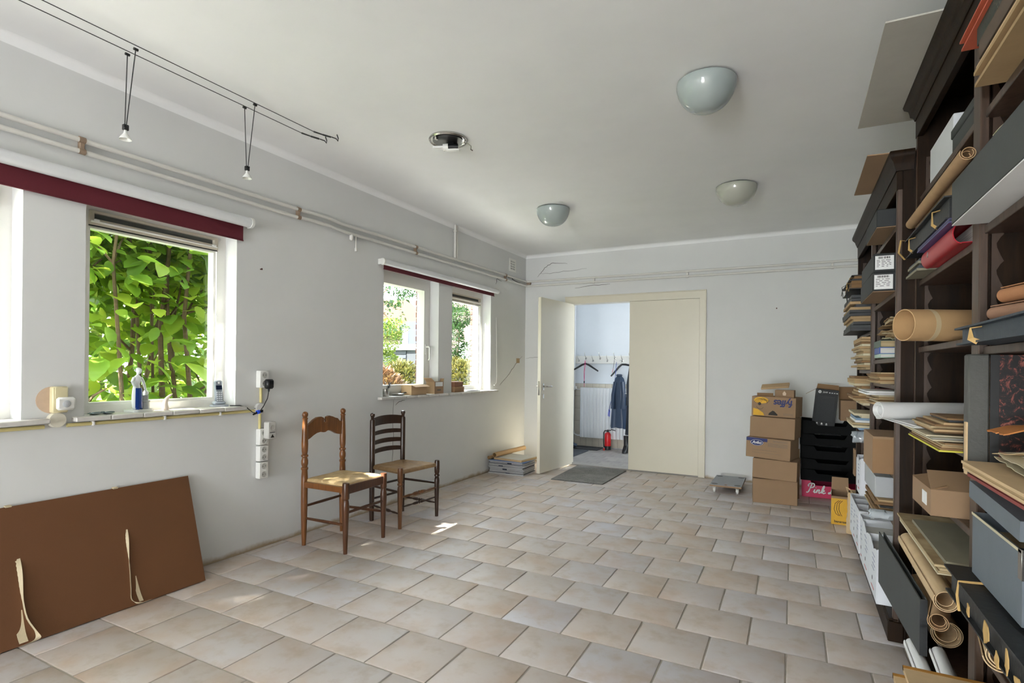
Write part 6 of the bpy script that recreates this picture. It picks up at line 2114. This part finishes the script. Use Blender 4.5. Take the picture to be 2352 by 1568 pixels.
bundle('paper_pile', 'pile of yellowed booklets in the far bay', .35, .62, 3.93, 4.4, 1.0005, .18, [M_CREAM, M_PAGE, M_KFOLD, M_PAGEB], n=12, seed=23, jit=.03)
bundle('booklet_pile', 'low pile of booklets with a blue one in the far bay', .34, .62, 3.93, 4.35, .852, .10, [mat('pale_blue_cover', (120, 150, 178), .5, .1, 14), M_CREAM, M_PAGE, M_WLAB], n=7, seed=24, jit=.03)

# ------------------------------------------------------------------ taller bookcase, far bay
G2 = 'boxes in the taller bookcase'
wbox('white_box', 'plain white card box on the top shelf of the taller bookcase', .50, .80, 2.47, 2.845, 1.9755, 2.145, M_WBOX, group=G2)
wbox('grey_box', 'low dark grey box beside the white one on the top shelf', .496, .80, 2.11, 2.46, 1.9755, 2.075, M_DGCARD, group=G2, lid=.03)
# red ring binder lying flat, spine to the front
t = thing('ring_binder', 'glossy red ring binder lying flat with its rounded spine outwards', 'binder', (.432, 2.36, 1.6095), group='binders')
def spine(u, v):
    a = -pi / 2 + pi * u
    return (.022 - .022 * math.cos(a), -.235 + .47 * v, .032 + .032 * math.sin(a))
part(B().sheet(spine, 12, 2, .003), 'spine', M_REDB, t)
for z in (.0, .064):
    part(B().box(.022, .27, -.235, .235, z, z + .003, .001, Matrix.Translation((0, 0, -.0015 if z else 0.0))), 'cover', M_REDB, t)
part(B().box(.05, .26, -.225, .225, .004, .055), 'filed_papers', M_PAGEW, t, smooth=False)
part(B().lathe([(.006, 0), (.010, 0), (.010, .002), (.006, .002), (.006, 0)], n=18, cap=False, M=frame_m((-.0018, .12, .032), (0, 1, 0), (0, 0, 1))), 'finger_ring', M_CHROME, t)
bundle('purple_folders', 'thin purple folders lying on the red binder', .428, .70, 2.13, 2.62, 1.6755, .016, [M_PURP, M_NVFOL], cat='folders', n=3, seed=31, jit=.006)
bundle('green_folder', 'dull green folder sticking out behind the red binder', .43, .70, 2.63, 2.86, 1.6085, .05, [M_OLIVE, M_NVFOL, M_BKFOL], cat='folders', n=5, seed=32, jit=.008)
folio('tied_portfolio', 'black portfolio with ochre cloth ties above the red binder', .418, .74, 2.15, 2.84, 1.693, .075, M_BKFOL, M_BKFOL, (2.28, 2.70), 5)
ribbons('long ochre tape loop hanging at the end of the black portfolio', [[(.42, 2.82, 1.765), (.405, 2.87, 1.78), (.40, 2.89, 1.73), (.415, 2.84, 1.69)]], M_TAPE)
crumpled_pile('crumpled_papers', 'creased tan wrapping paper on the black portfolio', .43, .72, 2.16, 2.86, 1.772, .05, [M_KPAPER, M_KPAPERL, M_PAGEB], 5, 14)
def rolltube(name, label, p0, p1, r, m, turns=1.7, cat='paper roll', group='paper rolls in the taller bookcase', solid=False, th=.0022):
    p0, p1 = Vector(p0), Vector(p1)
    t = thing(name, label, cat, p0, group=group)
    part(B().roll((0, 0, 0), p1 - p0, r, turns, th), 'rolled_sheet', m, t, angle=50)
    part(B().roll((p1 - p0) * .03, (p1 - p0) * .97, r * .78, 1.2, th), 'inner_sheet', m, t, angle=50)
    return t
rolltube('paper_roll', 'brown paper roll lying on the creased wrapping paper', (.44, 2.0, 1.845), (.445, 2.89, 1.85), .020, M_KPAPER)
rolltube('paper_roll', 'thin tan paper roll lower down behind the large grey box', (.485, 2.12, 1.84), (.48, 2.88, 1.845), .017, M_KPAPERL)
# big postal tube sticking out of the shelf
t = thing('mailing_tube', 'wide open cardboard tube sticking out of the taller bookcase', 'tube', (.349, 2.40, 1.379), group='cardboard tubes')
dv = Vector((.805 - .349, 2.637 - 2.40, 0))
part(B().pipe((0, 0, 0), dv, .0575, .003, 36), 'tube', M_KRAFT, t)
part(B().pipe(dv.normalized() * .075, dv.normalized() * .092, .0580, .0006, 36), 'tape_band', mat('pale_tape', (206, 186, 146), .35, .05, 20), t)
# papers and white roll
GP = 'papers and folders on the shelves'
bundle('yellow_folder', 'bright yellow folder under the pile of drawings', .40, .74, 2.11, 2.62, .9628, .006, [mat('yellow_card', (214, 204, 70), .6, .05, 10)], cat='folder', n=1, seed=40, jit=.001)
bundle('old_folders', 'dark tan folders in the pile of drawings', .405, .74, 2.11, 2.60, .970, .022, [M_PAGEB, M_KFOLD, M_PAGE], n=4, seed=41)
bundle('drawing_sheets', 'grey sheets with curled edges in the pile of drawings', .385, .74, 2.14, 2.82, .993, .018, [M_CREAM, M_PAGEW, M_OLIVE], n=4, seed=42)
bundle('drawing_sheets', 'white sheets sticking far out to the left of the pile', .352, .70, 2.36, 2.85, 1.0135, .006, [M_WLAB, M_WLAB], n=2, seed=43, rz=.12)
rolltube('white_roll', 'large white paper roll sticking out above the pile of drawings', (.297, 2.600, 1.0555), (.69, 2.805, 1.0555), .034, M_WLAB)
bundle('old_booklets', 'ragged brown booklets lying on top of the pile of drawings', .395, .72, 2.11, 2.42, 1.0195, .035, [M_PAGEB, M_KFOLD, M_PAGE], n=5, seed=44, jit=.02)
bundle('black_booklet', 'black soft-cover booklet on top of the brown booklets', .43, .72, 2.12, 2.36, 1.056, .012, [M_BKFOL, M_PAGEB], cat='booklet', n=2, seed=45)
t = thing('open_tan_carton', 'low open tan carton with white label in the taller bookcase', 'box', (.565, 2.40, .7308), .02, group='cartons on the shelves')
part(B().add(*_tray(.32, .28, .085, .004)), 'body', M_CARD, t)
part(B().box(-.1612, -.160, -.085, -.02, .022, .066), 'paper_label', M_WLAB, t)
part(flap(B(), (-.16, -.14, .085), (.16, -.14, .085), .12, -1.15, (0, 1, 0)), 'flap', M_CARD, t)
part(flap(B(), (-.16, .14, .085), (-.16, -.14, .085), .05, -1.3, (1, 0, 0)), 'flap', M_CARDD, t)
bundle('cream_folders', 'cream folders sticking out below the tan carton', .40, .74, 2.11, 2.80, .5815, .03, [M_CREAM, M_PAGE], cat='folders', n=4, seed=50, jit=.012, droop=.0)
bundle('grey_green_folder', 'grey-green folder lying on the cream folders', .425, .74, 2.11, 2.66, .6125, .012, [M_OLIVE], cat='folder', n=2, seed=51, jit=.006)
# leaning dark portfolio board with paper rolls behind it
t = thing('grey_portfolio', 'large dark grey portfolio standing edgeways out of the bottom shelf', 'portfolio', (.358, 3.06, .2235))
u_ = Vector((.405 - .366, 2.30 - 3.06, 0)).normalized()
nrm = Vector((u_.y, -u_.x, 0))
L_ = .72
for k, off in enumerate((0, .018)):
    b = B()
    o_ = -nrm * off if nrm.x < 0 else nrm * off
    v = [Vector((0, 0, 0)) + o_, u_ * L_ + o_ + Vector((0, 0, .0)), u_ * L_ + o_ + Vector((0, 0, .195)), o_ + Vector((0, 0, .235))]
    n_ = Vector((1, 0, 0)) * .004
    v2 = [q + n_ for q in v]
    part(b.add(v + v2, [(0, 1, 2, 3), (7, 6, 5, 4), (0, 4, 5, 1), (1, 5, 6, 2), (2, 6, 7, 3), (3, 7, 4, 0)]), 'board', M_DGCARD, t, smooth=False)
part(B().add([(u_ * L_ + Vector((x, 0, z))) for x in (.0, .022) for z in (.0, .195)] + [(u_ * (L_ + .003) + Vector((x, 0, z))) for x in (.0, .022) for z in (.0, .195)], [(0, 1, 3, 2), (4, 6, 7, 5), (0, 4, 5, 1), (2, 3, 7, 6), (0, 2, 6, 4), (1, 5, 7, 3)]), 'spine_edge', M_BKFOL, t, smooth=False)
rolltube('kraft_roll', 'upper kraft paper roll behind the dark grey portfolio', (.421, 2.10, .505), (.432, 2.82, .497), .033, M_KPAPERL)
rolltube('kraft_roll', 'middle kraft paper roll behind the dark grey portfolio', (.417, 2.18, .408), (.552, 2.75, .408), .029, M_KPAPER)
rolltube('kraft_roll', 'wide tan paper roll lying lowest behind the portfolio', (.476, 2.36, .305), (.476, 2.86, .305), .046, M_KPAPERL)
rolltube('kraft_roll', 'loosely wound tan paper roll under the cream folders', (.530, 2.11, .50), (.520, 2.86, .50), .045, M_KFOLD)
rolltube('white_tube', 'white paper roll at the bottom of the taller bookcase', (.43, 1.97, .248), (.445, 2.33, .248), .024, M_WLAB)
rolltube('white_tube', 'shorter white paper roll on the floor of the taller bookcase', (.395, 2.03, .19), (.40, 2.50, .19), .026, M_WLAB)

# ------------------------------------------------------------------ taller bookcase, near bay
bundle('beige_folders', 'fan of beige folders jutting from the top shelf nearest the camera', .425, .74, 1.35, 1.83, 1.9658, .05, [M_KFOLD, M_KPAPERL, M_KFOLD], cat='folders', n=5, seed=60, jit=.02, droop=.0)
book('brown_ledger', 'worn brown ledger above the beige folders', .415, .72, 1.38, 1.80, 2.020, .046, mat('worn_brown_cloth', (96, 80, 66), .7, .12, 20), M_PAGE, group='ledgers in the taller bookcase')
m, nt, p = newmat('green_marbled'); M_GMARB = m
f = noise_node(nt, 22, 6, .7, 'Object', None, 1.5)
nt.links.new(ramp(nt, f, [(.42, lin((14, 20, 16))), (.5, lin((40, 58, 44))), (.58, lin((16, 22, 18))), (.68, lin((120, 126, 100)))]), p.inputs['Base Color'])
p.inputs['Roughness'].default_value = .4
book('green_ledger', 'green marbled folder above the brown ledger', .418, .72, 1.38, 1.83, 2.068, .046, M_GMARB, M_PAGE, group='ledgers in the taller bookcase')
folio('red_folder', 'orange-red folder on top of the green marbled one', .41, .72, 1.40, 1.945, 2.116, .028, mat('orange_red_card', (196, 96, 70), .6, .15, 10), M_PAGE, (), 7)
# large dark-grey box with white underside
wbox('large_grey_box', 'large dark grey archive box with white underside jutting out near the camera', .400, .74, 1.125, 1.985, 1.6335, 1.757, M_DGCARD, group=G2, under=M_WLAB)
crumpled_pile('crumpled_papers', 'cream papers bulging out above the large grey box', .42, .72, 1.45, 1.98, 1.7615, .09, [M_CREAM, M_KPAPERL, M_WLAB, M_KPAPERL], 6, 34)
folio('slate_portfolio', 'slate-blue portfolio with a cream elastic band', .402, .72, 1.25, 1.93, 1.2857, .048, M_NVFOL, M_NVFOL, (1.74,), 9)
rolltube('brown_roll', 'upper brown paper roll lying on the slate-blue portfolio', (.455, 1.735, 1.400), (.60, 1.15, 1.400), .020, mat('brown_wrapping', (168, 116, 78), .75, .08, 14, .1, 70))
rolltube('brown_roll', 'lower brown paper roll lying on the slate-blue portfolio', (.440, 1.755, 1.358), (.60, 1.13, 1.358), .019, mat('brown_wrapping2', (150, 112, 88), .75, .08, 14, .1, 70))
wbox('white_document_box', 'white document box standing at the right edge of the picture', .515, .78, 1.42, 1.70, 1.424, 1.60, M_WBOX, group=G2)
# marbled ledger standing upright
m, nt, p = newmat('red_black_marbled'); M_RMARB = m
f = noise_node(nt, 34, 6, .75, 'Object', None, 2.0)
nt.links.new(ramp(nt, f, [(.46, lin((14, 12, 12))), (.54, lin((34, 22, 20))), (.6, lin((128, 62, 54))), (.7, lin((158, 104, 84)))]), p.inputs['Base Color'])
p.inputs['Roughness'].default_value = .45
t = thing('marbled_ledger', 'upright ledger with red and black marbled boards and grey spine', 'book', (.412, 1.872, .937), group='ledgers in the taller bookcase')
part(B().box(0, .045, -.022, .022, .0, .322, .004), 'spine', mat('grey_leather', (78, 78, 74), .6, .15, 14, .2, 60), t)
part(B().box(.0455, .33, -.022, -.018, .0, .320, .001), 'marbled_board', M_RMARB, t)
part(B().box(.0455, .33, .018, .022, .0, .320, .001), 'marbled_board', M_RMARB, t)
part(B().box(.046, .325, -.0178, .0178, .004, .314), 'page_block', M_PAGE, t, smooth=False)
part(B().box(.0455, .064, -.0226, -.0215, .0, .320, .0003), 'spine_joint', mat('black_leather', (30, 30, 30), .5, .15, 14), t)
part(B().box(-.003, .008, -.019, .0, .0, .14, .001), 'torn_paper_strip', M_KPAPERL, t)
bundle('beige_folder', 'thick beige folder with dull red card under it, in front of the ledger', .395, .72, 1.30, 1.845, .9535, .022, [M_KPAPERL, M_KFOLD], cat='folder', n=3, seed=70, jit=.006)
bundle('red_card', 'dull red card under the thick beige folder', .41, .72, 1.30, 1.83, .9362, .016, [mat('dull_red_card', (140, 64, 58), .7, .1, 14)], cat='card', n=2, seed=71, jit=.004)
crumpled_pile('crumpled_papers', 'crumpled cream tissue papers on the beige folder', .42, .70, 1.40, 1.82, .9775, .07, [M_CREAM, M_KPAPERL, M_WLAB], 6, 72)
t = thing('orange_envelope', 'crumpled orange envelope among the tissue papers', 'envelope', (.50, 1.70, 1.046))
def env(u, v):
    return (-.07 + .16 * u, -.06 + .12 * v, .02 + .015 * math.sin(u * 4))
part(B().sheet(crumple(12, 10, .008, 5, env, 5), 12, 10, .003), 'envelope_body', M_ORANGE, t, angle=25)
# blue-grey archive box with its lid pushed up
t = thing('lidded_archive_box', 'blue-grey archive box with raised lid and metal corner at the right edge', 'box', (.59, 1.735, .6605), group=G2)
part(B().add(*_tray(.30, .37, .165, .003)), 'body', M_BGCARD, t)
part(B().box(-.14, .14, -.178, .178, .005, .12), 'filed_papers', M_PAGE, t, smooth=False)
part(B().box(-.152, -.135, -.187, -.165, .10, .167, .001), 'metal_corner', M_CHROME, t)
part(B().add(*_tray(.312, .384, .045, .003), Matrix.Translation((0.0, -.0, .240)) @ Matrix.Rotation(.05, 4, 'X') @ Matrix.Rotation(pi, 4, 'X')), 'lid', M_BGCARD, t)
part(B().box(.05, .12, -.1, .1, .12, .18), 'folder_inside', M_DGCARD, t, smooth=False)
part(B().box(-.152, -.1505, -.185, .185, .159, .1655), 'rim_strip', M_CREAM, t, smooth=False)
# black tied portfolio and crumpled roll lower down
t = folio('black_portfolio', 'worn black portfolio with ochre paper showing through, sticking out low down', .398, .74, 1.25, 2.0, .575, .075, M_BKFOL, M_BKFOL, (), 11)
part(B().tube([(-.174, .21, .0), (-.178, .215, .04), (-.174, .22, .075), (-.1, .215, .082)], .0035, 6), 'cord_loop', M_TAPE, t)
for k, (yy, zz_, w_, h_) in enumerate(((.12, .02, .02, .03), (-.02, .016, .035, .045), (-.1, .0, .025, .03), (-.16, .02, .02, .04), (-.22, .01, .03, .03))):
    rp = random.Random(k + 40)
    pl = [(math.cos(a_) * w_ * rp.uniform(.35, .8), math.sin(a_) * h_ * rp.uniform(.4, .8)) for a_ in [2 * pi * i_ / 11 for i_ in range(11)]]
    part(B().prism(pl, -.001, .001, frame_m((-.1757, yy, zz_ + h_ / 2), (0, 1, 0), (0, 0, 1))), 'worn_patch', M_TAPE, t)
bundle('brown_papers', 'dark brown papers under the black portfolio', .56, .74, 1.25, 1.99, .4305, .14, [M_PAGEB, M_KFOLD, M_BKFOL], n=10, seed=80, jit=.01)
rolltube('crumpled_roll', 'crumpled tan paper roll with frayed end sticking out at the lower right', (.455, 1.73, .515), (.50, 1.98, .495), .036, M_KPAPERL, turns=2.6, th=.003)
crumpled_pile('crumpled_papers', 'torn tan paper around the end of the crumpled roll', .34, .45, 1.56, 1.76, .3475, .06, [M_KPAPERL, M_CREAM], 5, 82)
bundle('brown_folders', 'pile of brown folders on the lowest shelf nearest the camera', .40, .74, 1.30, 1.93, .2008, .115, [M_KFOLD, M_PAGEB, M_PAGE], n=8, seed=90, jit=.008)
for k, (x0, y1, z0, lb) in enumerate(((.262, 1.925, .317, 'lower large kraft envelope sticking out at the lower right corner'), (.29, 1.955, .3325, 'upper large kraft envelope sticking out at the lower right corner'))):
    t = thing('kraft_envelope', lb, 'envelope', ((x0 + .74) / 2, (y1 + 1.3) / 2, z0), group='kraft envelopes on the lowest shelf')
    w, d = (.74 - x0) / 2, (y1 - 1.3) / 2
    part(slab(-w, w, -d, d, 0, .013, 0), 'envelope', M_KPAPERL, t)
    part(B().box(-w, w, d - .016, d + .0005, .0005, .0138, .0003), 'ochre_edge', mat('ochre_edge', (176, 124, 50), .7, .1, 20), t)
